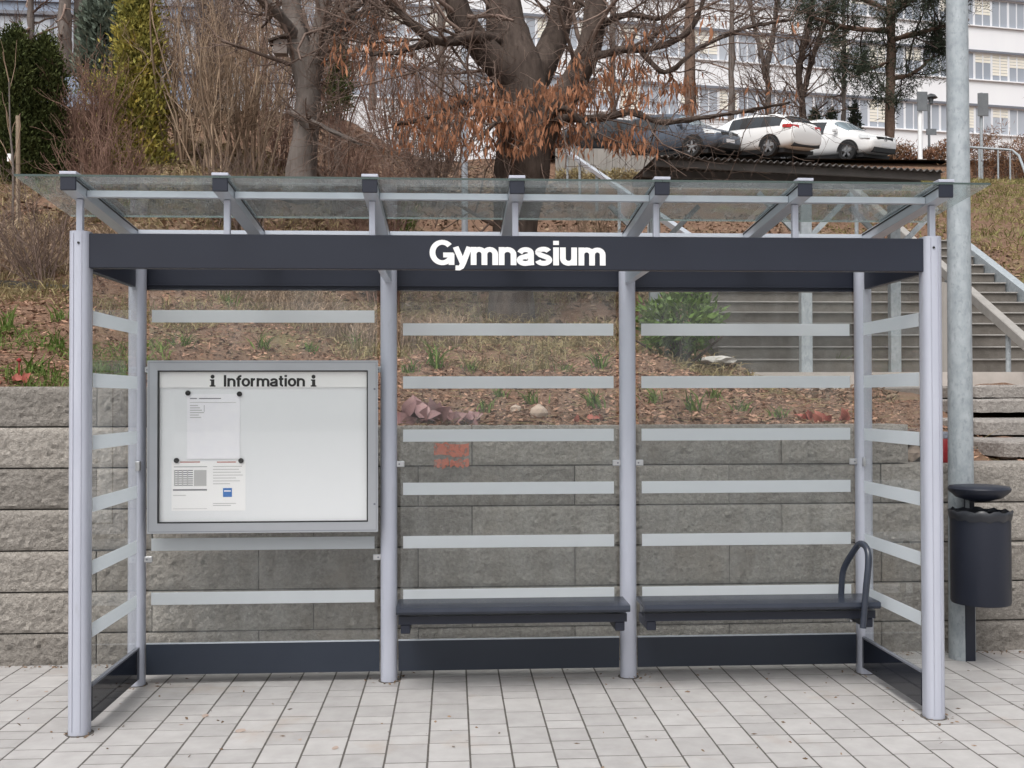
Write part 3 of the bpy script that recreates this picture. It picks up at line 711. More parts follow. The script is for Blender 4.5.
mb = MB(); mb.tube([tuple(p) for p in P], .0165, 10); mb.build('grab_handle', 'seat', bB, smooth=60)

# ------------------------------------------------------------------ lamp pole and litter bin at the right
lp = atZ(960, 657); LX, LY = lp[0], 6.03
mb = MB(); mb.tube([(LX, LY, -.05), (LX, LY, 1.0), (LX, LY, 3.0), (LX+.0, LY, 6.5)], [.074, .070, .0625, .052], 24)
pole = empty('lamp_pole', (LX, LY, 0), label='tall galvanised steel lamp pole beside the litter bin', cat='lamp post'); mb.build('shaft', 'galv', pole, smooth=50)
mb = MB(); mb.box((LX-.012, LY-.0765, .6), (LX+.012, LY-.071, .95)); mb.build('door_seam', 'galv', pole)
bx = atY(980.5, 560, 5.80)[0]; BYc = 5.80
zt = atY(980, 514, BYc-.15)[2]; zb = atY(980, 608, BYc-.15)[2]; rb_ = .158
bn = empty('litter_bin', (bx, BYc, 0), label='dark grey round litter bin with shallow rain lid beside the lamp pole', cat='litter bin')
mb = MB(); mb.lathe((bx, BYc, zb), [(rb_*.97, 0), (rb_, .012), (rb_, zt-zb-.06), (rb_*1.0, zt-zb), (rb_-.006, zt-zb), (rb_-.01, .02)], 32); mb.build('body', 'anthracite', bn, smooth=40)
mb = MB(); n = 40; prof = [(rb_+.003, -.045), (rb_+.008, -.02), (rb_+.010, -.004), (rb_+.002, .006), (rb_-.02, -.02)]
mb.lathe((bx, BYc, zt), prof, n)
for i, v in enumerate(mb.v):
    j = i % n; mb.v[i] = (v[0]+random.gauss(0, .0015), v[1]+random.gauss(0, .0015), v[2]+(.006*math.sin(j*1.9)+random.gauss(0, .003)))
mb.f = mb.f[:-2]; mb.m = mb.m[:-2]
mb.build('bin_bag', 'bag', bn, smooth=60)
mb = MB(); px = atZ(969, 657)[0]+.03; px = atY(969.5, 640, 5.97)[0]; mb.box((px-.03, 5.955, -.03), (px+.03, 5.985, zt+.08)); mb.build('post', 'anthracite', bn, bevel=.004)
lz0, lz1 = atY(980, 501, BYc)[2], atY(980, 485, BYc)[2]
mb = MB(); h = lz1-lz0; rl = .165
mb.lathe((bx-.004, BYc+.0, lz0), [(.05, 0), (rl*.75, h*.25), (rl*.97, h*.62), (rl, h*.8), (rl*.95, h*.93), (rl*.6, h), (.02, h*1.04)], 36); mb.build('rain_lid', 'anthracite', bn, smooth=50)
mb = MB(); mb.box((px-.02, 5.93, zt+.08), (px+.02, 5.975, lz0+.045)); mb.build('lid_bracket', 'anthracite', bn)

# ------------------------------------------------------------------ stairs and landing on the right
SX0, SX1, SY0, SZ0 = 3.35, 8.1, 13.0, 1.82
stair = empty('staircase', (5.7, SY0, SZ0), label='wide concrete staircase climbing the slope on the right', cat='staircase')
RI, TR = .172, .318
for k in range(13):
    y = SY0+TR*k; z = SZ0+RI*k
    mb = MB(); mb.box((SX0, y, z-.12), (SX1, y+TR+.02, z+RI-.020)); st = mb.build('riser', 'riser_stone', stair)
    mb = MB(); mb.box((SX0-.002, y-.03, z+RI-.0195), (SX1+.002, y+TR+.018-.03, z+RI)); mb.build('tread', 'tread', stair, bevel=.004)
mb = MB(); mb.box((SX0-.25, SY0+13*TR, SZ0+13*RI-.5), (SX1+.25, SY0+13*TR+2.8, SZ0+13*RI)); tag(mb.build('upper_landing', 'landing'), kind='structure')
mb = MB(); mb.bar((SX1+.09, SY0-.3, SZ0-.05), (SX1+.09, SY0+13*TR, SZ0+13*RI+.05), .14, .30); mb.build('stringer', 'galv', stair)
mb = MB()
mb.hexa([(3.1, 11.9, 1.50), (9.5, 11.9, 1.50), (9.5, 13.0, 1.50), (3.1, 13.0, 1.50), (3.1, 11.9, 1.80), (9.5, 11.9, 1.80), (9.5, 13.0, 1.819), (3.1, 13.0, 1.819)])
tag(mb.build('landing', 'landing'), kind='structure')
# middle handrail: flat wide rail on posts
rl = empty('handrail', (6.52, 12.2, 1.75), label='thick pale grey handrail down the middle of the stairs', cat='handrail')
ra = Vector((6.55, 11.6, 1.78+.53*(11.6-13)+.95)); rb2 = Vector((6.5, 17.0, 1.82+.541*4+.93))
mb = MB(); mb.bar(ra, rb2, .12, .12); mb.build('rail', 'tread', rl, bevel=.01)
for t in (.12, .4, .7, .97):
    p = ra.lerp(rb2, t); g = SZ0+max(0, math.floor((p.y-SY0)/TR)+1)*RI if p.y > SY0 else 1.80
    mb = MB(); mb.tube([(p.x, p.y, g-.02), (p.x, p.y, p.z-.03)], .03, 10); mb.build('baluster', 'galv', rl, smooth=50)
nw = atY(943, 330, 12.4); mb = MB(); mb.box((nw[0]-.07, 12.35, 1.5), (nw[0]+.07, 12.5, atY(943, 283, 12.4)[2])); mb.build('newel', 'concrete', rl)
# upper handrail along the hillside path
rl = empty('handrail', (3.3, 15.2, float(tz(3.3, 15.2))), label='slim white handrail climbing the hillside behind the big tree', cat='handrail')
pa, pb = atY(692, 239, 15.0), atY(566, 151, 31.0)
mb = MB(); mb.bar(tuple(pa), tuple(pb), .10, .09); mb.build('rail', 'rail', rl)
for t in (.02, .2, .4, .6, .8, .98):
    p = pa+(pb-pa)*t; g = float(tz(p[0], p[1])); mb = MB(); mb.tube([(p[0], p[1], min(g, p[2]-.5)-.2), (p[0], p[1], p[2]-.05)], .035, 8); mb.build('post', 'galv', rl)
# block steps that come down towards the street
for k, (px, yt, Y, lab) in enumerate(((1003, 441, 7.35, 'lowest'), (981, 420, 8.0, 'middle'), (974, 399, 8.75, 'third'), (973, 385, 9.6, 'topmost'))):
    a = atY(px, yt, Y); x1 = a[0]+2.6; d = .85 if k < 3 else 2.4
    rg = np.random.default_rng(60+k); x0_ = a[0]; hh = .115
    # outline with a rounded, chipped left end; three rings give the softened arris
    nF = 26; fr_ = [(x0_+.10+(x1-x0_-.10)*i/nF, Y+rg.normal()*.006) for i in range(nF+1)]
    end_ = [(x0_+.10-.10*math.sin(R(t_))+rg.normal()*.004, Y+.12-.12*math.cos(R(t_))) for t_ in (75, 45, 20)]
    out_ = [(x0_+rg.normal()*.004, Y+d)]+[(x0_+rg.normal()*.004, Y+.16)]+end_+fr_+[(x1, Y+d)]
    cxm = (x0_+x1)/2; cym = Y+d/2; vs = []; no = len(out_)
    for ins, zz in ((.0, -hh), (.0, -.02), (.012, -.004), (.03, 0)):
        for (px_, py_) in out_:
            vx = cxm-px_; vy = cym-py_; l_ = math.hypot(vx, vy); vs.append((px_+vx/l_*ins, py_+(ins if py_ < cym else -ins)*.8, a[2]+zz+rg.normal()*.002))
    fs = [(r_*no+i, r_*no+(i+1) % no, (r_+1)*no+(i+1) % no, (r_+1)*no+i) for r_ in range(3) for i in range(no)]+[tuple(3*no+i for i in range(no))]
    mb = MB(); mb.add(vs, fs); o = mb.build('block_step', 'stone_step')
    tag(o, f'rough grey stone slab step at the right edge, {lab} of four', 'step', 'stone slab steps')

# ------------------------------------------------------------------ corrugated canopy over the foot of the stairs
cn = empty('canopy', (4, 12.6, 1.6), label='dark corrugated sheet canopy on grey steel posts below the car park', cat='canopy')
c0, c1 = atY(657, 155, 12.0), atY(945, 171, 12.0); c2, c3 = atY(630, 181, 13.15), atY(897, 182.5, 13.15)
nW = 44; cols = nW*6
Vt = []
for i in range(cols+1):
    t = i/cols; w = .016*math.sin(2*math.pi*t*nW)
    f_ = c0+(c1-c0)*t; b_ = c2+(c3-c2)*t
    Vt += [(f_[0], f_[1], f_[2]+w), (b_[0], b_[1], b_[2]+w)]
mb = MB(); n = len(Vt); mb.add(Vt+[(x, y, z-.006) for x, y, z in Vt], [(2*i, 2*i+2, 2*i+3, 2*i+1) for i in range(cols)]+[(n+2*i, n+2*i+1, n+2*i+3, n+2*i+2) for i in range(cols)]+[(2*i, n+2*i, n+2*i+2, 2*i+2) for i in range(cols)])
mb.build('corrugated_sheet', 'corrugated', cn, smooth=60)
for t in (.1, .5, .9):
    a = c0+(c2-c0)*t; b = c1+(c3-c1)*t; mb = MB(); mb.bar((a[0], a[1], a[2]-.06), (b[0], b[1], b[2]-.06), .05, .08); mb.build('purlin', 'corrugated', cn)
for px, Y, t in ((806, 12.1, 0), (895, 12.95, 0), (655, 12.95, 0)):
    g = on(px, Y=Y); g[2] = float(tz(g[0], g[1])); zt_ = 3.93
    mb = MB(); mb.box((g[0]-.065, Y-.05, g[2]-.3), (g[0]+.065, Y+.05, zt_)); mb.build('post', 'galv', cn, bevel=.006)
    for s in (-1, 1):
        mb = MB(); mb.bar((g[0], Y, zt_-.62), (g[0]+s*.55, Y, zt_-.06), .05, .06); mb.build('brace', 'galv', cn)

# ------------------------------------------------------------------ car park wall, surface
mb = MB(); mb.add([(1.5, 34.75, 9.475), (60, 34.75, 9.475), (60, 44.5, 10.84), (1.5, 44.5, 10.84)], [(0, 1, 2, 3)]); tag(mb.build('car_park', 'asphalt'), kind='structure')
cw = empty('concrete_wall', (3, 34.5, 8.4), label='weathered board-marked concrete wall below the parked cars', cat='wall')
xa = on(556, Y=34.5)[0]
for i in range(6):
    x = xa+i*.62; h = 9.66 if x < 5.2 else 9.45
    mb = MB(); mb.box((x+.006, 34.45+random.uniform(0, .02), 7.6), (x+.614, 34.62, h)); mb.build('panel', 'concrete', cw)

# ------------------------------------------------------------------ buildings
def facade(name, label, P0, dirx, z0, W, bay, rows, mats, seed, wh=1.75, first=1.0, storey=3.45, depth=12.):
    rng = random.Random(seed); e = empty(name, (P0[0], P0[1], z0), label=label, cat='building'); e.rotation_euler = (0, 0, math.atan2(dirx[1], dirx[0]))
    top = first+storey*rows+1.
    def bx(nm, m, x0, x1, y0, y1, za, zb, par=None, loc=(0, 0, 0)):
        mb = MB(); mb.box((x0, y0, za), (x1, y1, zb)); return mb.build(nm, m, par or e, loc)
    # spandrels between the window ribbons
    zs = 0
    for r in range(rows+1):
        za = -6 if r == 0 else first+storey*(r-1)+wh; zb = first+storey*r if r < rows else top
        bx('wall', mats[0], 0, W, 0, depth, za, zb)
        if r < rows: bx('cornice', 'trim', 0, W, -.06, -.005, zb+wh-.005, zb+wh+.14); bx('sill', mats[0], 0, W, -.12, -.005, zb-.07, zb-.002)
    n = int(W/bay)
    for r in range(rows):
        za = first+storey*r; zb = za+wh
        bx('room', 'trim', 0, W, 2., depth-.1, za+.001, zb-.001)
        for k in range(n):
            x = k*bay
            mb = MB(); t = .07
            for a, b, c, d in ((x, x+t, za, zb), (x+bay-t, x+bay, za, zb), (x+t, x+bay-t, za, za+t), (x+t, x+bay-t, zb-t, zb), (x+bay*.5-.03, x+bay*.5+.03, za+t, zb-t)):
                mb.box((a, .06, c), (b, .16, d))
            f = mb.build('window', mats[1], e, (0, 0, 0))
            bx('pane', 'pane', x+.03, x+bay-.03, .10, .11, za+.03, zb-.03, f)
            if rng.random() < mats[2]:
                hb = rng.uniform(.35, .9)*wh; mb = MB(); ns = int(hb/.19)
                for q_ in range(ns): mb.box((x+.07, .085, zb-.07-(q_+1)*.19+.03), (x+bay-.07, .099, zb-.07-q_*.19))
                mb.build('blind', 'blind', f)
    return e
bY = 62.; q0 = atY(640, 145, bY); dx = Vector((.985, .17)).normalized()
zrow = atY(640, 113, bY)[2]    # sill of the lower ribbon
P0 = (q0[0]-40*dx.x, q0[1]-40*dx.y)
facade('school_building', 'long white building with ribbon windows across the top of the hill', P0, dx, zrow-1.2, 100, 1.25, 4, ('facade', 'win_frame', .38), 3, wh=1.75, first=1.2, storey=3.45)
qa = atY(-60, 60, 46.)
facade('glass_building', 'blue grey glazed building in the far upper left corner', (qa[0], qa[1]), Vector((1, .05)).normalized(), atY(60, 58, 46.)[2]-1, 10.5, 1.5, 3, ('facade_blue', 'trim', .0), 5, wh=2.3, first=.6, storey=2.9, depth=8)

# ------------------------------------------------------------------ parked cars
def car(name, label, px, Y, heading, paint, kind='suv', emblem='round'):
    X = ray(px, 384); X = X[0]*Y/X[1]
    e = empty('parked_car', (X, Y, 9.475+.14*(Y-34.75)), heading, label=label, cat='car', group='cars parked above the concrete wall')
    up = Vector((0, -.14, 1)).normalized(); fx = Vector((math.cos(heading), math.sin(heading), 0)); fx = (fx-up*fx.dot(up)).normalized(); fy = up.cross(fx)
    e.rotation_euler = Matrix((fx, fy, up)).transposed().to_euler()      # stands on the sloping car park
    Lc, Wc = (4.3, 1.84) if kind == 'suv' else (4.55, 1.82); hw = Wc/2; Hc = 1.58 if kind == 'suv' else 1.47
    O = (0, 0, 0); xf = Lc/2
    # control cage: x, z low, z belt, z top, half width, half width of the top edge
    k_ = Lc/4.3; ro = Hc-1.58
    S = [(2.17, .44, .60, .70, .74, .60), (2.10, .27, .72, .83, .90, .74), (1.80, .20, .84, .95, .985, .84), (1.18, .20, .93, 1.05, 1., .80), (.42, .20, .95, 1.50+ro, 1., .67), (.34, .20, .95, 1.53+ro, 1., .68),
         (-.26, .20, .96, 1.58+ro, 1., .70), (-.36, .20, .96, 1.58+ro, 1., .70), (-1.10, .20, .97, 1.55+ro, 1., .69), (-1.22, .20, .975, 1.54+ro, 1., .69), (-1.72, .20, .99, 1.46+ro, .99, .65), (-2.06, .26, .98, 1.08, .96, .78), (-2.15, .34, .80, .90, .90, .74), (-2.17, .45, .66, .72, .80, .62)]
    ring = []
    for x, zl, zb_, zt_, w, wr in S:
        w *= hw; wr *= hw; x *= k_
        half = [(w*.6, zl), (w*.97, zl+.05), (w, zl+(zb_-zl)*.45), (w*.985, zb_), (wr, zt_-.05), (wr*.62, zt_)]
        ring.append([(x, y, z) for y, z in half]+[(x, -y, z) for y, z in half[::-1]])
    k = 12; vs = [p for r_ in ring for p in r_]; fs = []; mi = []
    for i in range(len(S)-1):
        for j in range(k):
            fs.append((i*k+j, i*k+(j+1) % k, (i+1)*k+(j+1) % k, (i+1)*k+j)); m_ = 0
            if i == 3 and j in (4, 5, 6): m_ = 1
            if i == 10 and j in (4, 5, 6): m_ = 2
            if j in (3, 7) and i in (5, 7): m_ = 3 if j == 3 else 4
            if j in (3, 7) and i in (6, 8): m_ = 7 if j == 3 else 8
            if j in (3, 7) and i == 9: m_ = 5 if j == 3 else 6
            mi.append(m_)
    fs += [tuple(range(k-1, -1, -1)), tuple((len(S)-1)*k+j for j in range(k))]; mi += [0, 0]
    me = bpy.data.meshes.new('cage'); me.from_pydata(vs, [], fs); 
    for _ in range(9): me.materials.append(MATS[paint])
    me.polygons.foreach_set('material_index', mi); me.update()
    to = bpy.data.objects.new('cage', me); COL.objects.link(to); sm = to.modifiers.new('s', 'SUBSURF'); sm.levels = 2; sm.render_levels = 2
    dg = bpy.context.evaluated_depsgraph_get(); dg.update(); ev = bpy.data.meshes.new_from_object(to.evaluated_get(dg)); bpy.data.objects.remove(to)
    co = np.array([q_.co[:] for q_ in ev.vertices]); nr = np.array([q_.normal[:] for q_ in ev.vertices]); pol = [(p.material_index, tuple(p.vertices)) for p in ev.polygons]; cen = {}
    for m_, nm, mt in ((0, 'body', paint), (1, 'windscreen', 'screen_glass'), (2, 'rear_window', 'car_glass'), (3, 'side_window', 'car_glass'), (4, 'side_window', 'car_glass'), (5, 'quarter_window', 'car_glass'), (6, 'quarter_window', 'car_glass'), (7, 'pillar', 'black'), (8, 'pillar', 'black')):
        groups = [[q_ for mm, q_ in pol if mm == m_]]
        if m_ in (3, 4, 7, 8):
            cut = (-.31 if m_ < 7 else -.75)*k_; groups = [[q_ for q_ in groups[0] if np.mean(co[list(q_), 0]) > cut], [q_ for q_ in groups[0] if np.mean(co[list(q_), 0]) <= cut]]
        for g_ in groups:
            if not g_: continue
            used = sorted({a for q_ in g_ for a in q_}); mp_ = {a: i for i, a in enumerate(used)}
            mb = MB(); mb.add([tuple(co[a]-(nr[a]*.006 if m_ else 0)) for a in used], [tuple(mp_[a] for a in q_) for q_ in g_]); o_ = mb.build(nm, mt, e, O, smooth=60)
            if m_ == 0: body = o_
    xf = Lc/2-.015
    for s in (1, -1):
        mb = MB(); mb.box((xf-1.45, min(s*hw*.93, s*hw*1.10), 1.02), (xf-1.28, max(s*hw*.93, s*hw*1.10), 1.15)); mb.build('mirror', paint, e, O, bevel=.03)
        for xw in (xf-.86, -xf+.82):
            y = s*(hw-.06); mb = MB(); pr_ = [(.20, -.10), (.315, -.10), (.335, -.06), (.335, .06), (.315, .10), (.20, .10)]
            n = 24; vv = [(xw+r_*math.cos(2*math.pi*j/n), y+d, .335+r_*math.sin(2*math.pi*j/n)) for r_, d in pr_ for j in range(n)]
            mb.add(vv, [(i*n+j, i*n+(j+1) % n, (i+1)*n+(j+1) % n, (i+1)*n+j) for i in range(5) for j in range(n)])
            wh = mb.build('wheel', 'tyre', e, O, smooth=40)
            mb = MB(); yo = y+s*.085
            for j in range(5):
                t = 2*math.pi*j/5+.3; d = Vector((math.cos(t), 0, math.sin(t))); mb.bar(Vector((xw, yo, .335))+d*.03, Vector((xw, yo, .335))+d*.215, .07, .02, up=(0, 1, 0))
            mb.tube([(xw, yo-.02, .335), (xw, yo+.012*s, .335)], .05, 10)
            for j in range(20):
                t0, t1 = 2*math.pi*j/20, 2*math.pi*(j+1)/20
                mb.bar((xw+.215*math.cos(t0), yo, .335+.215*math.sin(t0)), (xw+.215*math.cos(t1), yo, .335+.215*math.sin(t1)), .02, .03, up=(0, 1, 0))
            mb.build('rim', 'rim', wh)
            mb = MB(); n = 18; o_ = [(xw+.41*math.cos(math.pi*j/n), s*(hw+.003), .335+.40*math.sin(math.pi*j/n)) for j in range(n+1)]; i_ = [(xw+.345*math.cos(math.pi*j/n), s*(hw+.003), .335+.335*math.sin(math.pi*j/n)) for j in range(n+1)]
            ob = [(p[0], p[1]-s*.06, p[2]) for p in o_]; ib = [(p[0], p[1]-s*.25, p[2]) for p in i_]; m_ = n+1
            mb.add(o_+i_+ob+ib, [(j, j+1, m_+j+1, m_+j) for j in range(n)]+[(j, 2*m_+j, 2*m_+j+1, j+1) for j in range(n)]+[(m_+j, m_+j+1, 3*m_+j+1, 3*m_+j) for j in range(n)]); mb.build('wheel_arch', 'tyre', e, O)
        mb = MB(); mb.hexa([(xf-.34, s*hw*.60, .70), (xf-.01, s*hw*.56, .70), (xf-.10, s*hw*.93, .72), (xf-.40, s*hw*.985, .74), (xf-.40, s*hw*.60, .84), (xf-.03, s*hw*.56, .80), (xf-.14, s*hw*.93, .84), (xf-.50, s*hw*.985, .90)]); mb.build('headlight', 'lamp_clear', e, O, bevel=.01)
        mb = MB(); mb.hexa([(-xf-.008, s*hw*.50, .86), (-xf+.10, s*hw*.50, .86), (-xf+.34, s*hw*.995, .90), (-xf+.06, s*hw*.94, .88), (-xf+.005, s*hw*.50, .98), (-xf+.10, s*hw*.50, .98), (-xf+.34, s*hw*.995, 1.0), (-xf+.08, s*hw*.94, 1.0)]); mb.build('tail_light', 'lamp_red', e, O, bevel=.01)
    mb = MB(); mb.box((xf-.1, -hw*.54, .66), (xf+.012, hw*.54, .80)); gr = mb.build('grille', 'black', e, O, bevel=.015)
    mb = MB(); mb.box((xf-.12, -hw*.74, .27), (xf+.02, hw*.74, .46)); mb.build('lower_grille', 'black', e, O, bevel=.02)
    mb = MB(); mb.box((-xf-.015, -hw*.8, .30), (-xf+.12, hw*.8, .50)); mb.build('rear_skirt', 'black', e, O, bevel=.02)
    mb = MB(); n = 20
    for j in range(n):
        t0, t1 = 2*math.pi*j/n, 2*math.pi*(j+1)/n; mb.bar((xf+.02, .085*math.cos(t0), .735+.085*math.sin(t0)), (xf+.02, .085*math.cos(t1), .735+.085*math.sin(t1)), .014, .014, up=(1, 0, 0))
    if emblem == 'star':
        for a in (90, 210, 330): mb.bar((xf+.02, 0, .735), (xf+.02, .08*math.cos(R(a)), .735+.08*math.sin(R(a))), .014, .014, up=(1, 0, 0))
    else:
        for a, b in (((-.045, .07), (0, .01)), ((0, .01), (.045, .07)), ((-.07, .035), (-.035, -.06)), ((-.035, -.06), (0, .0)), ((0, 0), (.035, -.06)), ((.035, -.06), (.07, .035))):
            mb.bar((xf+.02, a[0], .735+a[1]), (xf+.02, b[0], .735+b[1]), .013, .013, up=(1, 0, 0))
    mb.build('emblem', 'rim', gr)
    for x, z in ((xf+.026, .53), (-xf-.02, .70)):
        mb = MB(); mb.box((x-.008, -.26, z-.055), (x+.008, .26, z+.055)); mb.build('number_plate', 'plate', e, O)
    mb = MB(); mb.box((-xf+.3, -hw*.9, .12), (xf-.3, hw*.9, .24)); mb.build('underbody', 'black', e, O)
    return e
HD = math.atan2(-.80, .60)
car('', 'blue grey compact SUV with black grille parked facing the camera', 676, 36.2, math.atan2(-.72, .70), 'car_grey')
car('', 'white estate car seen from behind with red tail lights', 751, 35.9, math.atan2(.80, -.60), 'car_white', 'estate')
car('', 'white SUV facing the camera at the right end of the row', 831, 37.2, math.atan2(-.80, .60), 'car_white', 'suv', 'star')
car('', 'nearly black car behind the copper leaves at the left end of the row', 600, 37.0, math.atan2(-.30, -.95), 'car_dark', 'estate')
car('', 'silver car half hidden behind the copper leaves', 626, 40.2, math.atan2(-.60, .80), 'car_silver', 'estate')

# ------------------------------------------------------------------ vegetation
def rs(seed): return np.random.default_rng(seed)
def tree(name, label, limbs, spec, seed, bark, twigm, Y, leaf=None, group=None, sides=8, cat='tree', flare=True, main=None):
    """limbs: [(pixel points (x,y,dY), radii px)]; limbs[0] is the trunk. real 3-D limbs with twigs grown on them"""
    rng = rs(seed); L = []
    for pts, rad in limbs:
        P = np.array([atY(x, y, Y+dy) for x, y, dy in pts]); r = np.array(rad)*Y/FPX
        L.append(smooth_line(P, r, 5*len(pts)))
    b = L[0][0][0]; e = empty(name, tuple(b), label=label, cat=cat, group=group)
    V, F = tubes_np(L, sides)
    ax = np.arange(len(V)); V = V+rng.normal(size=V.shape)*.006*Y/12
    np_mesh('trunk', V, F, bark, e, smooth=True)
    out = []
    for i, l in enumerate(L): grow(rng, l, 0, spec if not (main and i == 0) else main, out)
    th = [o for o in out if o[1][0] > .012*Y/12]; tn = [o for o in out if o[1][0] <= .012*Y/12]
    allv = []
    Vs = []; Fs = []; off = 0
    for grp, n in ((th, 5), (tn, 3)):
        if grp: V, F = tubes_np(grp, n); Vs.append(V); Fs.append(F+off); off += len(V)
    if Vs: np_mesh('crown', np.concatenate(Vs), np.concatenate(Fs), twigm, e, smooth=True)
    return e, out
def shrub(name, label, x, Y, h, w, nst, spec, seed, twigm, lean=.35, cat='shrub', group=None, r0=.012, base=None):
    rng = rs(seed); b = base if base is not None else on(x, Y=Y); e = empty(name, tuple(b), label=label, cat=cat, group=group); out = []
    for _ in range(nst):
        a = rng.uniform(0, 2*math.pi); rr = rng.uniform(0, .22)*w; p = b+np.array([rr*math.cos(a), rr*math.sin(a)*.6, -.05])
        t = rng.uniform(.2, 1)*lean; a2 = a+rng.normal()*.5; d = np.array([math.cos(a2)*t, math.sin(a2)*t*.7, 1.]); L = h*rng.uniform(.6, 1.05); Q = [p]; dd = unit(d)
        for s in range(7): dd = unit(dd+rng.normal(size=3)*.09+np.array([0, 0, .02])); Q.append(Q[-1]+dd*L/7)
        r1 = r0*rng.uniform(.6, 1.2); ln = (np.array(Q), np.linspace(r1, r1*.35, 8)); out.append(ln); 
    main = list(out); 
    for l in main: grow(rng, l, 0, spec, out)
    V, F = tubes_np(main, 5); np_mesh('stems', V, F, twigm, e, smooth=True)
    tw = out[len(main):]
    if tw: V, F = tubes_np(tw, 3); np_mesh('twigs', V, F, twigm, e)
    return e, out
def conifer(name, label, x, Y, ybase, ytop, wpx, seed, matn, n, prof, sz=(.05, .11), base=None, clump=14):
    """dense sprays through a cone or column, clumped so that dark gaps show"""
    rng = rs(seed); b = atY(x, ybase, Y); g = float(tz(b[0], b[1])); t = atY(x, ytop, Y); H = t[2]-b[2]; w = wpx*Y/FPX/2
    e = empty(name, (b[0], b[1], min(b[2], g)), label=label, cat='tree'); k = n//clump
    u = rng.uniform(0, 1, k); th = rng.uniform(0, 2*math.pi, k); rr = prof(u)*w*np.sqrt(rng.uniform(.35, 1, k))*(1+rng.normal(size=k)*.10)
    C = np.stack([b[0]+rr*np.cos(th), b[1]+rr*np.sin(th), b[2]+u*H], -1)
    C = np.repeat(C, clump, 0)+rng.normal(size=(k*clump, 3))*(1.7 if 'gold' in matn else 1)*np.array([.045, .045, .055])*min(Y/13, 1.3)
    th = np.repeat(th, clump); D = np.stack([np.cos(th)*.6, np.sin(th)*.6, np.full(len(th), .75)], -1)+rng.normal(size=(len(th), 3))*.45
    V, F = leaves(C, D, rng.uniform(*sz, len(C))*Y/13, rng.uniform(.25, .5, len(C))*sz[1]*.8*Y/13, rng)
    np_mesh('crown', V, F, matn, e)
    mb = MB(); mb.tube([(b[0], b[1], min(b[2], g)-.1), (b[0], b[1], b[2]+H*.5), (b[0], b[1], b[2]+H*.92)], [.05*Y/13, .035*Y/13, .01], 7); mb.build('trunk', 'bark_dark', e)
    return e
def hang_leaves(e, name, boxes, seed, matn, ln, wd, Y, droop=1.2, near=None):
    """leaf clusters hung from the twigs nearest to the given pixel regions"""
    rng = rs(seed); Cs = []
    pts = np.concatenate([o[0] for o in near]); 
    d = pts-np.array([0, 0, CH]); z = d@W_; px = 512+FPX*(d@R_)/z; py = 384-FPX*(d@U_)/z
    for x0, y0, x1, y1, n in boxes:
        m = np.where((px > x0) & (px < x1) & (py > y0-6) & (py < y1))[0]
        k = max(1, n//6)
        if len(m):
            idx = rng.choice(m, k); C = pts[idx]
        else: continue
        Cs.append(np.repeat(C, 6, 0)+rng.normal(size=(k*6, 3))*np.array([.07, .07, .03]))
    C = np.concatenate(Cs); D = np.array([0, 0, -droop])+rng.normal(size=C.shape)*.45
    V, F = leaves(C, D, rng.uniform(*ln, len(C)), rng.uniform(*wd, len(C)), rng); np_mesh(name, V, F, matn, e)

# the big tree with copper leaves
BT = 12.0
limbs = [([(511, 330, 0), (512, 280, 0), (516, 220, 0), (522, 170, 0), (524, 120, 0), (518, 70, 0), (505, 20, .1), (498, -60, .2)], [27, 21, 23, 29, 28, 25, 20, 13]),
         ([(526, 165, 0), (545, 125, -.1), (572, 85, -.2), (590, 45, -.3), (596, 0, -.3), (600, -60, -.3)], [20, 17, 14, 12, 11, 8]),
         ([(520, 100, .1), (545, 60, .3), (560, 20, .5), (566, -50, .6)], [18, 15, 13, 9]),
         ([(515, 80, -.1), (480, 45, -.2), (458, 10, -.3), (440, -50, -.3)], [17, 14, 12, 9]),
         ([(500, 40, -.1), (470, 36, -.5), (440, 42, -.8), (412, 25, -1.0), (388, 0, -1.1)], [6.5, 5.0, 4.0, 2.9, 2.2]),
         ([(475, 42, -.3), (435, 42, -.7), (400, 52, -.9), (370, 55, -1.0)], [4.3, 3.2, 2.2, 1.4]),
         ([(585, 60, -.3), (620, 50, -.6), (655, 48, -.8), (690, 30, -1.0), (705, -5, -1.1)], [4.3, 3.6, 2.9, 2.3, 1.8]),
         ([(592, 30, -.3), (625, 15, -.7), (660, 18, -.9), (688, 2, -1.0)], [3.6, 2.9, 2.2, 1.4]),
         ([(545, 118, -.2), (600, 118, -.7), (630, 112, -.9), (660, 122, -1.0), (700, 118, -1.2), (740, 112, -1.3), (790, 102, -1.4)], [4.3, 3.6, 2.9, 2.3, 1.9, 1.4, 0.9]),
         ([(640, 50, -.7), (665, 72, -.9), (700, 48, -1.1), (745, 28, -1.2), (790, 20, -1.3)], [2.5, 2.2, 1.9, 1.4, 0.9]),
         ([(512, 110, -.3), (480, 100, -.7), (450, 108, -.9), (420, 120, -1.1), (395, 125, -1.2)], [3.6, 2.9, 2.3, 1.7, 1.1]),
         ([(520, 130, -.3), (505, 118, -.8), (490, 128, -1.1), (478, 140, -1.2)], [2.9, 2.5, 1.9, 1.2]),
         ([(545, 122, -.3), (565, 108, -.8), (585, 125, -1.1), (598, 142, -1.2)], [2.9, 2.5, 1.9, 1.2])]
e, tw = tree('copper_leaved_tree', 'massive dark forked tree with hanging copper leaves behind the shelter', limbs,
             [(10, (.5, 1.4), .75, .10, .4), (6, (.3, .8), .7, .03, .45), (4, (.15, .4), .7, .0, .5)], 11, 'bark_dark', 'twig', BT, sides=12)
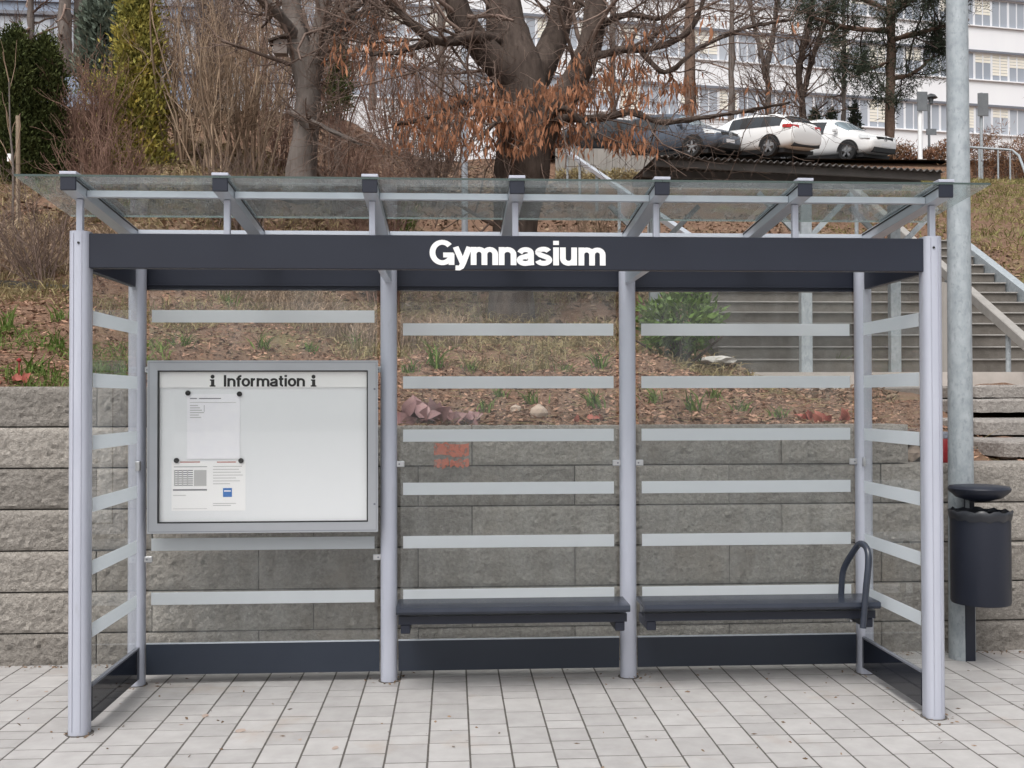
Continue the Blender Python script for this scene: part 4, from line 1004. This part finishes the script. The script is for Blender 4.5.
hang_leaves(e, 'copper_leaves', [(480, 88, 590, 150, 2000), (395, 98, 480, 145, 750), (600, 72, 695, 108, 340), (585, 125, 650, 148, 240), (340, 35, 410, 75, 260), (540, 60, 640, 100, 300), (690, 95, 790, 125, 40), (600, 20, 800, 60, 60)], 12, 'copper_leaf', (.07, .14), (.018, .032), BT, droop=1.8, near=tw)

# left tree with the nesting box
LT = 12.6
limbs = [([(300, 200, 0), (301, 175, 0), (306, 130, 0), (308, 90, 0), (300, 50, 0), (292, 10, .1), (288, -50, .2)], [20, 16, 13, 12.5, 12, 10, 7]),
         ([(306, 95, 0), (316, 60, -.1), (322, 20, -.2), (326, -50, -.2)], [11, 9, 8, 6]),
         ([(296, 40, 0), (280, 15, -.3), (255, -10, -.5), (235, -40, -.6)], [7, 5, 4, 3]),
         ([(318, 40, 0), (340, 20, -.4), (370, -5, -.6)], [5, 4, 2.5]),
         ([(305, 60, 0), (345, 22, -.4), (385, 10, -.6)], [4, 3, 1.6]),
         ([(290, 112, -.1), (330, 130, -.5), (362, 145, -.7)], [3, 2, 1.2])]
e, tw2 = tree('bare_tree', 'grey bare tree with a nesting box on its twin trunk', limbs, [(12, (.4, 1.2), .8, .1, .4), (6, (.25, .7), .7, .05, .45), (4, (.12, .35), .7, 0, .5)], 21, 'bark_grey', 'twig', LT, sides=10)
hang_leaves(e, 'copper_leaves', [(330, 20, 420, 80, 160)], 22, 'copper_leaf', (.05, .10), (.02, .034), LT, near=tw2)
nb = atY(281, 47, LT-.28); e = empty('nesting_box', tuple(nb), label='small grey wooden nesting box hung on the left tree', cat='bird box')
mb = MB(); mb.box((nb[0]-.075, nb[1]-.07, nb[2]-.09), (nb[0]+.075, nb[1]+.07, nb[2]+.07)); mb.build('box', 'wood_box', e)
mb = MB(); mb.hexa([(nb[0]-.13, nb[1]-.11, nb[2]+.03), (nb[0]+.09, nb[1]-.11, nb[2]+.105), (nb[0]+.09, nb[1]+.1, nb[2]+.105), (nb[0]-.13, nb[1]+.1, nb[2]+.03), (nb[0]-.13, nb[1]-.11, nb[2]+.055), (nb[0]+.09, nb[1]-.11, nb[2]+.13), (nb[0]+.09, nb[1]+.1, nb[2]+.13), (nb[0]-.13, nb[1]+.1, nb[2]+.055)]); mb.build('lid', 'bark_dark', e)
mb = MB(); mb.tube([(nb[0], nb[1]-.072, nb[2]+.01), (nb[0], nb[1]-.069, nb[2]+.01)], .017, 10); mb.build('entrance', 'black', e)

# conifers on the left
col = lambda u: np.clip(np.minimum(1, (1-u)*3.2)**.6, 0, 1)*(.86+.14*np.sin(u*9))
cone = lambda u: np.clip(1.05-u, .04, 1)**.75
conifer('dark_thuja', 'dark green columnar thuja at the far left edge', 15, 13.0, 192, 34, 44, 31, 'thuja', 26000, col, (.03, .065))
conifer('dark_thuja', 'dark green columnar thuja, right one of the pair', 44, 13.2, 190, 42, 38, 32, 'thuja', 24000, col, (.03, .065))
conifer('golden_thuja', 'tall golden yellow thuja between twiggy shrubs', 138, 14.0, 176, -40, 58, 33, 'thuja_gold', 22000, lambda u: cone(u)*(.8+.2*np.sin(u*23)), (.035, .085))
conifer('blue_conifer', 'blue grey feathery conifer behind the golden thuja', 106, 18.0, 90, 0, 50, 34, 'thuja_blue', 9000, col, (.05, .12))
conifer('small_thuja', 'small dark green conifer between the two big trees', 338, 17.0, 110, 45, 24, 35, 'thuja', 3000, cone, (.03, .06))
conifer('golden_bush', 'low golden green bush at the foot of the golden thuja', 100, 14.4, 172, 72, 40, 36, 'thuja_gold', 1500, col, (.03, .06))

# twiggy shrubs
SP = [(8, (.25, .6), .45, .35, .5), (4, (.12, .3), .5, .25, .5)]
shrub('red_twig_shrub', 'reddish fine twigged shrub beside the dark thuja', 88, 13.4, 1.35, 1.0, 34, SP, 41, 'twig_red', .30)
for i, (x, Y, h, w, n, m, lab) in enumerate((
        (180, 14.2, 2.2, 1.3, 20, 'twig_tan', 'tall tan stemmed shrub right of the golden thuja'),
        (215, 13.8, 2.1, 1.2, 20, 'twig_tan', 'tan stemmed shrub, second from the golden thuja'),
        (250, 14.3, 2.4, 1.3, 20, 'twig_tan', 'tall tan stemmed shrub left of the nesting box tree'),
        (282, 15.0, 2.2, 1.0, 26, 'twig_red', 'brown twigged shrub behind the nesting box tree'),
        (345, 15.2, 1.5, 1.2, 30, 'twig_red', 'brown twigged shrub right of the nesting box tree'),
        (385, 14.6, 1.3, 1.2, 26, 'twig_red', 'low brown shrub with arching twigs under the copper leaves'),
        (430, 17.5, 1.6, 1.5, 26, 'twig', 'dark twiggy shrub left of the thin pale lamp mast'),
        (200, 18.5, 3.2, 1.8, 34, 'twig', 'big grey brown shrub high up behind the tan stems'),
        (330, 21.0, 3.0, 2.2, 34, 'twig_red', 'big brown shrub high up between the two trees'),
        (262, 20.0, 3.2, 2.0, 30, 'twig_tan', 'pale brown shrub high up behind the nesting box'),
        (395, 24.0, 3.0, 2.4, 30, 'twig_red', 'far brown shrub high up left of the big tree'),
        (150, 22.0, 2.8, 1.8, 24, 'twig', 'far bare shrub behind the golden thuja'),
        (110, 11.6, .8, 1.0, 18, 'twig_red', 'low brown shrub seen through the left end of the roof glass'),
        (240, 11.8, .75, 1.2, 18, 'twig', 'low brown shrub seen through the second roof pane'),
        (380, 12.2, .8, 1.2, 18, 'twig_red', 'low brown shrub seen through the third roof pane'),
        (600, 13.5, .9, 1.2, 16, 'twig_tan', 'low pale shrub at the foot of the slim handrail'),
        (450, 26.0, 2.4, 2.4, 26, 'twig_red', 'far brown shrub behind the thin pale lamp mast'))):
    shrub('twiggy_shrub', lab, x, Y, h, w, n, SP if Y < 17 else [(8, (.4, .9), .5, .3, .5), (4, (.2, .5), .5, .2, .5)], 50+i, m, .34, group='bare shrubs on the slope', r0=(.019 if m == 'twig_tan' else .012) if Y < 17 else .018)
bsh = on(42, Y=9.6); shrub('bare_shrub', 'small bare purple brown shrub on the slope left of the shelter', 42, 9.6, 1.0, .5, 18, [(7, (.15, .45), .5, .3, .5), (4, (.08, .22), .5, .2, .5)], 71, 'twig', .8, r0=.009)
shrub('small_bush', 'yellow green bush below the copper leaves', 402, 15.5, .75, .8, 22, [(8, (.1, .3), .6, .3, .5)], 73, 'grass', .6)
# sapling and stake at the far left
b = on(12, Y=11.2); t = atY(9, 78, 11.2)
e = empty('sapling', tuple(b), label='thin young sapling with pale trunk at the far left', cat='tree')
rng = rs(75); main = smooth_line(np.array([b-[0, 0, .1], b*.6+t*.4+[.02, 0, 0], b*.35+t*.65, t]), [.013, .012, .010, .005], 12); out = []
grow(rng, main, 0, [(9, (.3, .6), .5, .7, .5)], out); V, F = tubes_np([main], 7); np_mesh('trunk', V, F, 'bark_grey', e, smooth=True); V, F = tubes_np(out, 4); np_mesh('crown', V, F, 'twig_tan', e)
b2 = on(17.5, Y=11.3); t2 = atY(18, 116, 11.3); mb = MB(); mb.tube([(b2[0], b2[1], b2[2]-.15), tuple(t2)], .022, 9)
e = empty('stake', tuple(b2), label='round wooden stake beside the sapling', cat='stake'); mb.build('post', 'stake', e, smooth=50)
mb = MB(); c = atY(9.5, 157, 11.25); mb.box((c[0]-.018, c[1]-.02, c[2]-.05), (c[0]+.022, c[1]+.02, c[2]+.03)); mb.build('tie', 'paper_white', e, bevel=.004)

# trees up by the car park and behind
def bgtree(label, x, Y, ybase, ytop, r, seed, bark, forks=(), spec=None, name='bare_tree', twig='twig'):
    limbs = [([(x, ybase, 0), (x+1, ybase*.6+ytop*.4, 0), (x, ytop, 0)], [r*1.15, r, r*.75])]
    for f in forks: limbs.append(([(a, b, c) for a, b, c in f[0]], f[1]))
    return tree(name, label, limbs, spec or [(16, (.8, 2.2), .8, .25, .45), (6, (.5, 1.2), .7, .15, .5), (3, (.3, .7), .7, .1, .5)], seed, bark, twig, Y, group='trees along the top of the slope', sides=7)
bgtree('straight red brown trunk rising behind the parked cars', 689, 45.6, 150, -70, 5.6, 81, 'bark_pine', spec=[(3, (.8, 1.6), .9, .2, .3), (4, (.4, .9), .8, .1, .5)])
bgtree('slim bare tree right of the red brown trunk', 731, 45.2, 140, -60, 3.0, 82, 'bark_grey')
bgtree('bare two stemmed tree above the white estate car', 802, 45.5, 135, 95, 4, 83, 'bark_dark', ((((802, 97, 0), (799, 70, 0), (808, 30, 0), (820, -50, 0)), [3.6, 3.2, 3, 2]), (((803, 97, 0), (812, 60, .3), (826, 20, .5), (850, -40, .6)), [3.2, 2.8, 2.4, 1.6])))
bgtree('bare leaning tree left of the two stemmed tree', 767, 45.3, 135, 60, 3, 84, 'bark_grey', ((((768, 62, 0), (775, 20, 0), (782, -50, 0)), [2.8, 2.5, 1.6]), (((768, 80, 0), (758, 40, 0), (745, -20, 0)), [2.4, 2, 1.2])))
bgtree('thin bare tree with tangled twigs beside the pine', 843, 45.8, 135, -40, 2.2, 85, 'bark_grey')
bgtree('pale bare tree filling the gap right of the big trunk', 612, 44.0, 150, -60, 3, 86, 'bark_grey')
bgtree('dark trunk in the upper left, leftmost of three', 64, 27, 75, -60, 6.5, 87, 'bark_grey', spec=[(6, (.6, 1.6), .8, .2, .4), (5, (.4, .9), .7, .1, .5)])
bgtree('dark trunk in the upper left, middle of three', 79, 27.5, 75, -60, 5.5, 88, 'bark_grey', spec=[(6, (.6, 1.6), .8, .2, .4), (5, (.4, .9), .7, .1, .5)])
bgtree('dark trunk in the upper left, rightmost of three', 92, 28, 75, -60, 6, 89, 'bark_grey', spec=[(6, (.6, 1.6), .8, .2, .4), (5, (.4, .9), .7, .1, .5)])
bgtree('bare tree at the upper right corner beyond the lamp pole', 1060, 40, 180, -60, 4, 90, 'bark_grey')
bgtree('far bare tree at the top left in front of the glazed building', 30, 34, 60, -60, 3, 91, 'bark_grey')
bgtree('far bare tree high up left of the nesting box', 225, 36, 110, -60, 3.2, 92, 'bark_grey')
bgtree('far bare tree high up between the two big trees', 372, 38, 110, -60, 3.2, 93, 'bark_grey')
bgtree('far bare tree just left of the big forked trunk', 440, 40, 120, -60, 3, 94, 'bark_grey')
# pine
PYY = 43.
e, tw = tree('pine_tree', 'dark pine with red brown trunk left of the lamp pole', [([(890, 172, 0), (890, 100, 0), (891, 40, 0), (888, -60, 0)], [5.2, 4.6, 4.4, 3.5]),
     ([(891, 80, 0), (915, 72, -.5), (935, 55, -.8)], [2.2, 1.6, 1]), ([(891, 40, 0), (930, 30, -1), (968, 20, -1.5)], [2.6, 2, 1.2]), ([(889, 30, 0), (850, 28, -.8), (815, 18, -1)], [2.6, 2, 1.2]),
     ([(889, 10, 0), (850, -5, .5), (810, -15, 1)], [2.4, 1.8, 1]), ([(891, 5, 0), (930, -8, .8), (975, -20, 1)], [2.4, 1.8, 1]), ([(889, 62, 0), (865, 70, -.6), (850, 64, -.8)], [1.6, 1.2, .8]), ([(890, 20, 0), (905, 5, -1.5), (925, -5, -2.2)], [2, 1.6, 1])],
     [(12, (.7, 2.0), .65, .12, .5), (6, (.4, .9), .6, .1, .5)], 96, 'bark_pine', 'bark_dark', PYY, sides=8)
rng = rs(97); ends = np.array([o[0][j] for o in tw for j in (2, 4) if o[1][0] < .04]); C = np.repeat(ends[rng.choice(len(ends), 950)], 26, 0)+rng.normal(size=(950*26, 3))*.16
V, F = leaves(C, rng.normal(size=C.shape)+[0, 0, .3], rng.uniform(.16, .32, len(C)), .03, rng); np_mesh('needles', V, F, 'pine', e)
for i, (x, w) in enumerate(((815, 14), (832, 18), (855, 16))):
    conifer('young_conifer', ('small conifer left of the white SUV roof', 'small conifer directly behind the white SUV', 'small conifer between the white SUV and the pine')[i], x, 43.8, 142, 112-4*(i == 2), w, 100+i, 'pine', 900, cone, (.035, .06))
# hedges at the top right
def hedge(name, label, x0, x1, Y, yb, yt, seed, matn, n, cat='hedge', dep=.8, sz=(.10, .22), thin=.35):
    rng = rs(seed); a = atY(x0, yb, Y); b = atY(x1, yb, Y); H = atY(x0, yt, Y)[2]-a[2]
    u = rng.uniform(0, 1, n); X = a[0]+(b[0]-a[0])*u; hh = H*(.75+.18*np.sin(u*11+seed)+.12*np.sin(u*29)); Z = rng.uniform(0, 1, n)**.7*hh
    Yy = Y+rng.normal(size=n)*dep*.5; C = np.stack([X, Yy, a[2]+Z], -1); D = rng.normal(size=C.shape)+[0, 0, .4]
    V, F = leaves(C, D, rng.uniform(*sz, n), rng.uniform(.3, .6, n)*sz[1]*thin, rng); e = empty(name, ((a[0]+b[0])/2, Y, a[2]), label=label, cat=cat); np_mesh('crown', V, F, matn, e)
    out = []
    for _ in range(int(n/120)):
        p = np.array([rng.uniform(a[0], b[0]), Y+rng.normal()*dep*.3, a[2]-.3]); out.append((np.array([p, p+[rng.normal()*.1, 0, H*.4], p+[rng.normal()*.3, rng.normal()*.2, H*.85]]), [.02, .015, .008]))
    V, F = tubes_np(out, 4); np_mesh('stems', V, F, 'twig', e); return e
hedge('beech_hedge', 'low red brown hedge right of the parked cars', 866, 950, 41., 172, 141, 111, 'hedge_red', 7000)
hedge('dead_shrubbery', 'tangled brown shrubbery behind the fence right of the lamp pole', 962, 1050, 31., 184, 130, 112, 'hedge_red', 7000, 'shrub', 1.2, (.10, .26), .16)
hedge('low_scrub', 'low dry scrub along the concrete wall left of the canopy', 556, 640, 33.6, 182, 170, 113, 'dry_grass', 2200, 'shrub', .5)
# laurel by the stairs
rng = rs(120); LY_ = 9.6; b = on(682, Y=LY_); e = empty('laurel_bush', tuple(b), label='glossy green laurel bush behind the right bay of the shelter', cat='shrub'); out = []
for _ in range(9):
    d = unit(np.array([rng.normal()*.45, rng.normal()*.35, 1.])); Q = [b-[0, 0, .05]]
    for s in range(5): d = unit(d+rng.normal(size=3)*.12); Q.append(Q[-1]+d*.13)
    out.append((np.array(Q), np.linspace(.018, .007, 6)))
V, F = tubes_np(out, 6); np_mesh('stems', V, F, 'bark_dark', e, smooth=True)
n = 1700; c = atY(682, 326, LY_); dd = unit(rng.normal(size=(n, 3))); rad = rng.uniform(.35, 1, n)**.5; lob = 1+.22*np.sin(dd[:, 0]*5+1)+.2*np.sin(dd[:, 2]*7+dd[:, 1]*4)+.1*rng.normal(size=n)
C = c+[0, 0, .04]+dd*rad[:, None]*lob[:, None]*np.array([.36, .34, .29]); V, F = leaves(C, dd*.7+rng.normal(size=(n, 3))*.5+[0, 0, .35], rng.uniform(.07, .12, n), rng.uniform(.025, .042, n), rng); np_mesh('foliage', V, F, 'laurel', e)

# ------------------------------------------------------------------ ground cover (nobody could count it)
def scatter(n, xr, yr, seed, rej=None):
    rng = rs(seed); X = rng.uniform(*xr, n); Y = yr[0]+(yr[1]-yr[0])*rng.uniform(0, 1, n)**1.15
    if rej is not None: k = rej(X, Y, rng); X, Y = X[k], Y[k]
    return np.stack([X, Y, tz(X, Y)], -1), rng
nostep = lambda X, Y: ~((X > 3.0) & (Y > 11.8) & (X < 8.4) & (Y < 20)) & ~((X > 4.0+.16*(Y-7.35)) & (Y > 7.35) & (Y < 12.1))
C, rng = scatter(85000, (-5.5, 6), (6.36, 11.9), 130, lambda X, Y, r: nostep(X, Y) & (np.abs(X) < Y*.75))
D = rng.normal(size=C.shape)*[1, 1, .25]; ln = rng.uniform(.012, .05, len(C))*rng.choice([1, 1, 1.4], len(C)); V, F = leaves(C+[0, 0, .006], D, ln, ln*rng.uniform(.25, .5, len(C)), rng, .1)
tag(np_mesh('bark_mulch', V, F, 'chip', kind='stuff'), 'brown bark mulch covering the planted bed behind the wall', 'mulch')
C, rng = scatter(5000, (-5.5, 4.2), (6.4, 11.8), 136, lambda X, Y, r: nostep(X, Y))
D = rng.normal(size=C.shape)*[1, 1, .2]; V, F = leaves(C+[0, 0, .015], D, rng.uniform(.06, .2, len(C)), .005, rng, .1)
tag(np_mesh('straw', V, F, 'dry_grass', kind='stuff'), 'pale straw and dead twigs lying on the mulch', 'straw')
C, rng = scatter(900, (-6, 5), (6.0, 6.2), 137); C[:, 1] = 6.185-np.abs(rng.normal(size=len(C)))*.04; C[:, 2] = .004
for hx_, hy_ in ((FPX_L, 4.93), (FPX_R, 4.93), (RX[0], YR), (RX[1], YR), (RX[2], YR), (RX[3], YR)):
    P_ = np.array([hx_, hy_, .004])+rng.normal(size=(26, 3))*[.07, .05, 0]; C = np.concatenate([C, P_])
P_ = np.stack([rng.uniform(-3, 4, 160), rng.uniform(4.3, 6.1, 160), np.full(160, .004)], -1); C = np.concatenate([C, P_])
D = rng.normal(size=C.shape)*[1, 1, .15]; V, F = leaves(C, D, rng.uniform(.008, .035, len(C)), rng.uniform(.004, .014, len(C)), rng, .1)
tag(np_mesh('paving_grit', V, F, 'leaf_litter', kind='stuff'), 'bits of leaf and grit along the wall foot and on the paving', 'litter')
C, rng = scatter(30000, (-10, 9), (10.5, 24), 131, lambda X, Y, r: nostep(X, Y))
D = rng.normal(size=C.shape)*[1, 1, .5]; V, F = leaves(C+[0, 0, .02], D, rng.uniform(.05, .13, len(C)), rng.uniform(.03, .06, len(C)), rng, .2)
tag(np_mesh('fallen_leaves', V, F, 'leaf_litter', kind='stuff'), 'fallen brown leaves on the slope under the trees', 'leaves')
pn = lambda X, Y: np.sin(X*2.1+1)*np.sin(Y*1.7)+.6*np.sin(X*4.3-Y*2.2)
C, rng = scatter(48000, (-8, 3.2), (8.6, 15.5), 132, lambda X, Y, r: nostep(X, Y) & ((pn(X, Y) > .25-.35*sstep(-1, -3, X)-.7*sstep(10.4, 11.4, Y)) | (np.abs(Y-10.2+.15*X) < .5)))
D = rng.normal(size=C.shape)*.6+[0, 0, .8]; V, F = blades(C, D, rng.uniform(.06, .22, len(C)), .009, rng, .6)
tag(np_mesh('dry_grass', V, F, 'dry_grass', kind='stuff'), 'dry straw coloured grass above the mulch bed', 'grass')
C, rng = scatter(7000, (-4.5, .1), (9.9, 10.9), 135)
D = rng.normal(size=C.shape)*[.35, .35, .1]+[0, 0, .9]; V, F = blades(C, D, rng.uniform(.10, .38, len(C)), .007, rng, .35)
tag(np_mesh('dead_stems', V, F, 'twig_tan', kind='stuff'), 'band of dead brown stems above the mulch in the left bay', 'dead plants')
C, rng = scatter(36000, (8.1, 18), (12.5, 33), 133)
D = rng.normal(size=C.shape)*.6+[0, 0, .8]; V, F = blades(C, D, rng.uniform(.08, .22, len(C)), .016, rng, .6)
tag(np_mesh('bank_grass', V, F, 'bank_grass', kind='stuff'), 'tan and olive rough grass on the bank right of the stairs', 'grass')
C, rng = scatter(6500, (-5.2, -2.0), (6.45, 8.0), 134, lambda X, Y, r: (np.sin(X*5)+np.sin(Y*7+X*3) > -.2))
D = rng.normal(size=C.shape)*.55+[0, 0, .8]; V, F = blades(C, D, rng.uniform(.06, .16, len(C)), .007, rng, .5)
tag(np_mesh('lawn_edge', V, F, 'grass', kind='stuff'), 'fresh green grass along the wall top at the far left', 'grass')

# ------------------------------------------------------------------ single plants in the bed
def onpx(x, y):
    """where the ray through the pixel meets the hillside"""
    d = ray(x, y); Ys = np.linspace(6.4, 30, 1200); P = d[None]*(Ys/d[1])[:, None]+[0, 0, CH]; g = tz(P[:, 0], P[:, 1]); k = np.argmax(g >= P[:, 2]); return np.array([P[k, 0], P[k, 1], g[k]])
TUFTS = [(230, 305, 16, 'two green shoots above the information case near its left end'), (262, 350, 18, 'green iris tuft just above the information case'), (185, 345, 16, 'olive grass tuft above the left end of the information case'),
         (312, 352, 14, 'small green tuft above the right half of the information case'), (355, 350, 18, 'green tuft above the right end of the information case'), (437, 368, 30, 'tall green iris clump in the middle bay near the left post'),
         (410, 372, 14, 'short bright green tuft beside the second rear post'), (600, 368, 20, 'grey green iris clump left of the third rear post'), (485, 412, 16, 'small iris tuft on the wall top in the middle bay'),
         (533, 404, 16, 'green tuft in the centre of the middle bay bed'), (596, 408, 22, 'bright green tuft at the right of the middle bay bed'), (655, 403, 18, 'green tuft at the left of the right bay bed'),
         (692, 411, 22, 'bright green tuft in the middle of the right bay bed'), (741, 412, 14, 'small light green tuft right of centre in the right bay'), (836, 372, 22, 'spiky plant at the foot of the stairs'),
         (778, 418, 12, 'tiny green tuft close to the wall top in the right bay'), (57, 322, 18, 'bright green tuft left of the shelter post'), (8, 330, 24, 'leafy green tuft at the far left edge'),
         (58, 348, 18, 'green tuft low on the slope beside the left post'), (32, 374, 22, 'grey green iris on the wall top at the left'), (565, 372, 12, 'little green tuft under the tree in the middle bay'),
         (470, 372, 12, 'little tuft right of the tall iris clump'), (500, 398, 12, 'small tuft just left of the centre tuft'), (715, 398, 12, 'small tuft in front of the laurel bush')]
for i, (x, y, hp, lab) in enumerate(TUFTS):
    b = onpx(x, y); rng = rs(200+i); h = hp*b[1]/FPX; n = 26; C = b+rng.normal(size=(n, 3))*[.03, .03, 0]; C[:, 2] = tz(C[:, 0], C[:, 1])-.01
    D = rng.normal(size=(n, 3))*[.33, .33, .1]+[0, 0, 1]; V, F = blades(C, D, rng.uniform(.7, 1.35, n)*h, .010 if hp < 20 else .014, rng, .25)
    tag(np_mesh('iris_tuft', V, F, 'grass'), lab, 'plant', 'green tufts in the mulch bed')
def bigleaf(name, label, x0, x1, y0, y1, n, seed, matn, ln):
    rng = rs(seed); a = onpx((x0+x1)/2, y1); w = (x1-x0)*a[1]/FPX/2; h = (y1-y0)*a[1]/FPX; e = empty(name, tuple(a), label=label, cat='plant')
    C = a+np.stack([rng.uniform(-w, w, n), rng.uniform(-.06, .10, n), rng.uniform(-.01, h*.35, n)], -1); D = rng.normal(size=(n, 3))*[.6, .5, .3]+[0, -.15, .6]
    for k in range(n):
        L = rng.uniform(*ln); P = C[k]; d = unit(D[k]); s = unit(np.cross(d, rng.normal(size=3)*.5+[0, -1, .2])); nn = np.cross(s, d); vs = []; m_ = 7
        for j in range(m_):
            t = j/(m_-1); wd = L*.35*math.sin(math.pi*min(1, .12+t*.88)**.8)+.002; c = P+d*L*t-nn*L*.35*t*t
            vs += [tuple(c-s*wd+nn*wd*.25), tuple(c), tuple(c+s*wd+nn*wd*.25)]
        mb = MB(); mb.add(vs, [(3*j+q_, 3*j+q_+1, 3*j+q_+4, 3*j+q_+3) for j in range(m_-1) for q_ in (0, 1)]); mb.build('leaf', matn, e, smooth=80)
    return e
bigleaf('bergenia', 'purple broad leaved bergenia on the wall top in the middle bay', 402, 452, 388, 424, 30, 301, 'purple_leaf', (.08, .145))
bigleaf('bergenia', 'withered purple leaves right of the broad leaved bergenia', 452, 478, 405, 424, 9, 302, 'purple_leaf', (.05, .09))
bigleaf('bergenia', 'row of reddish bergenia leaves on the wall top in the right bay', 797, 852, 410, 422, 18, 303, 'red_leaf', (.05, .09))
bigleaf('bergenia', 'small red leaves at the right of the middle bay bed', 566, 608, 402, 422, 7, 304, 'red_leaf', (.04, .07))
bigleaf('bergenia', 'red leaved plant on the wall top at the far left', 2, 28, 366, 384, 9, 305, 'red_leaf', (.04, .08))
def rock(label, x0, x1, y0, y1, seed, matn, name='stone'):
    a = onpx((x0+x1)/2, y1); w = (x1-x0)*a[1]/FPX/2; h = (y1-y0)*a[1]/FPX; bm = bmesh.new(); bmesh.ops.create_icosphere(bm, subdivisions=2, radius=1); rng = rs(seed)
    for v in bm.verts: v.co = Vector((v.co.x*w, v.co.y*w*.7, v.co.z*h*.6))*(1+rng.normal()*.10)
    me = bpy.data.meshes.new(name); bm.to_mesh(me); bm.free(); me.materials.append(MATS[matn]); o = link(name, me, None, (a[0], a[1], a[2]+h*.3)); return tag(o, label, 'stone', 'stones in the bed')
o = rock('flat white stone beside the laurel bush', 696, 738, 353, 364, 310, 'rock'); o.scale = (1, 1, .8)
rock('small pinkish stone on the wall top in the middle bay', 530, 548, 404, 418, 311, 'rock_tan')
rock('low tan stone left of the small pinkish stone', 510, 522, 404, 412, 312, 'rock_tan')
rock('pale round stone high in the middle bay near the left post', 400, 412, 303, 311, 313, 'rock_tan')
o = rock('white broken stone at the top of the lower wall on the right', 1000, 1020, 452, 460, 314, 'rock')
o = rock('chipped pale stone beside the right shelter post', 904, 922, 446, 462, 315, 'rock_tan'); o.location = tuple(atY(912, 455, WY+.22)); o.location.z = Z0+5*BH+.05
# red lantern on the lower wall, between shelter post and lamp pole
c = atY(945, 461, WY+.14); zl = Z0+5*BH-.004; e = empty('red_lantern', (c[0], c[1], zl), label='small red lantern on the wall between shelter post and lamp pole', cat='lantern')
mb = MB(); mb.lathe((c[0], c[1], zl), [(.05, 0), (.055, .02), (.052, .13), (.045, .145)], 16); mb.build('body', 'red_plastic', e, smooth=40)
mb = MB(); mb.lathe((c[0], c[1], zl+.146), [(.048, 0), (.04, .025), (.012, .04)], 16); mb.build('lid', 'trim', e, smooth=40)
mb = MB(); c = onpx(19, 383); mb.tube([(c[0], c[1], c[2]-.03), (c[0], c[1], c[2]+.12)], .004, 8); mb.lathe((c[0], c[1], c[2]+.12), [(.004, 0), (.014, .008), (.014, .018), (.004, .026)], 12)
tag(mb.build('red_marker', 'red_plastic'), 'thin red marker pin on the wall top at the far left', 'marker')
# edging kerb on the left slope
p = [onpx(x, y) for x, y in ((-40, 287), (10, 287), (40, 290), (75, 292))]; mb = MB()
for a, b in zip(p, p[1:]): mb.bar((a[0], a[1], a[2]+.02), (b[0], b[1], b[2]+.02), .05, .07)
e = empty('bed_edging', tuple(p[1]), label='dark edging strip across the slope at the left', cat='edging'); 
for a, b in zip(p, p[1:]):
    mb = MB(); mb.bar((a[0], a[1], a[2]+.02), (b[0], b[1], b[2]+.02), .04, .07); mb.build('board', 'block_core', e)

# ------------------------------------------------------------------ lamp mast, signs and railing on the hill
def mast(name, label, cat, x, Y, ytop, r, matn='galv'):
    b = on(x, Y=Y); t = atY(x, ytop, Y); e = empty(name, tuple(b), label=label, cat=cat); mb = MB(); mb.tube([(b[0], b[1], b[2]-.3), (b[0], b[1], t[2])], r, 10); mb.build('pole', matn, e, smooth=50); return e, b, t
e, b, t = mast('lamp_mast', 'thin pale lamp mast left of the big forked tree', 'lamp post', 465, 13.8, 46, .043, 'rail')
mb = MB(); mb.box((t[0]-.05, t[1]-.06, t[2]-.01), (t[0]+.05, t[1]+.2, t[2]+.03)); mb.build('lamp_head', 'galv', e, bevel=.02)
e, b, t = mast('sign_post', 'white post with dark sign back above the hedge', 'sign', 922, 38.6, 90, .085, 'white_letter')
for px, py0, py1, m in ((922, 92, 111, 'sign_back'), (931, 129, 135, 'sign_back')):
    a = atY(px-5, py1, 38.5); c = atY(px+5, py0, 38.5); mb = MB(); mb.box((a[0], 38.46, a[2]), (c[0], 38.5, c[2])); mb.build('sign_plate', m, e)
mb = MB(); mb.box((b[0]-.17, b[1]-.17, b[2]-.1), (b[0]+.17, b[1]+.17, atY(922, 160, 38.6)[2])); mb.build('foot', 'concrete', e)
e, b, t = mast('path_lamp', 'small path lamp with a round cap behind the white sign post', 'lamp post', 931, 42, 104, .05, 'sign_back')
mb = MB(); mb.lathe((t[0], t[1], t[2]), [(.08, 0), (.10, .22), (.26, .24), (.16, .36), (.04, .42)], 16); mb.build('lamp_head', 'sign_back', e, smooth=50)
e, b, t = mast('sign_post', 'grey post with dark sign back right of the lamp pole', 'sign', 983.5, 30, 93, .045)
a = atY(978, 116, 29.9); c = atY(988.5, 93, 29.9); mb = MB(); mb.box((a[0], 29.9, a[2]), (c[0], 29.93, c[2])); mb.build('sign_plate', 'sign_back', e, bevel=.01)
e = empty('railing', tuple(on(990, Y=29.5)), label='thin grey tube railing beyond the lamp pole at the right', cat='railing')
p = [atY(966, 147, 29.5), atY(1012, 150, 29.5), atY(1019, 156, 28.8), atY(1030, 185, 27.5)]; mb = MB(); mb.tube([tuple(q_) for q_ in p], .035, 8); mb.build('rail', 'galv', e, smooth=60)
for x in (968, 979, 998, 1010):
    q_ = atY(x, 149, 29.5); g = float(tz(q_[0], q_[1])); mb = MB(); mb.tube([(q_[0], q_[1], g-.2), (q_[0], q_[1], q_[2])], .025, 8); mb.build('baluster', 'galv', e)
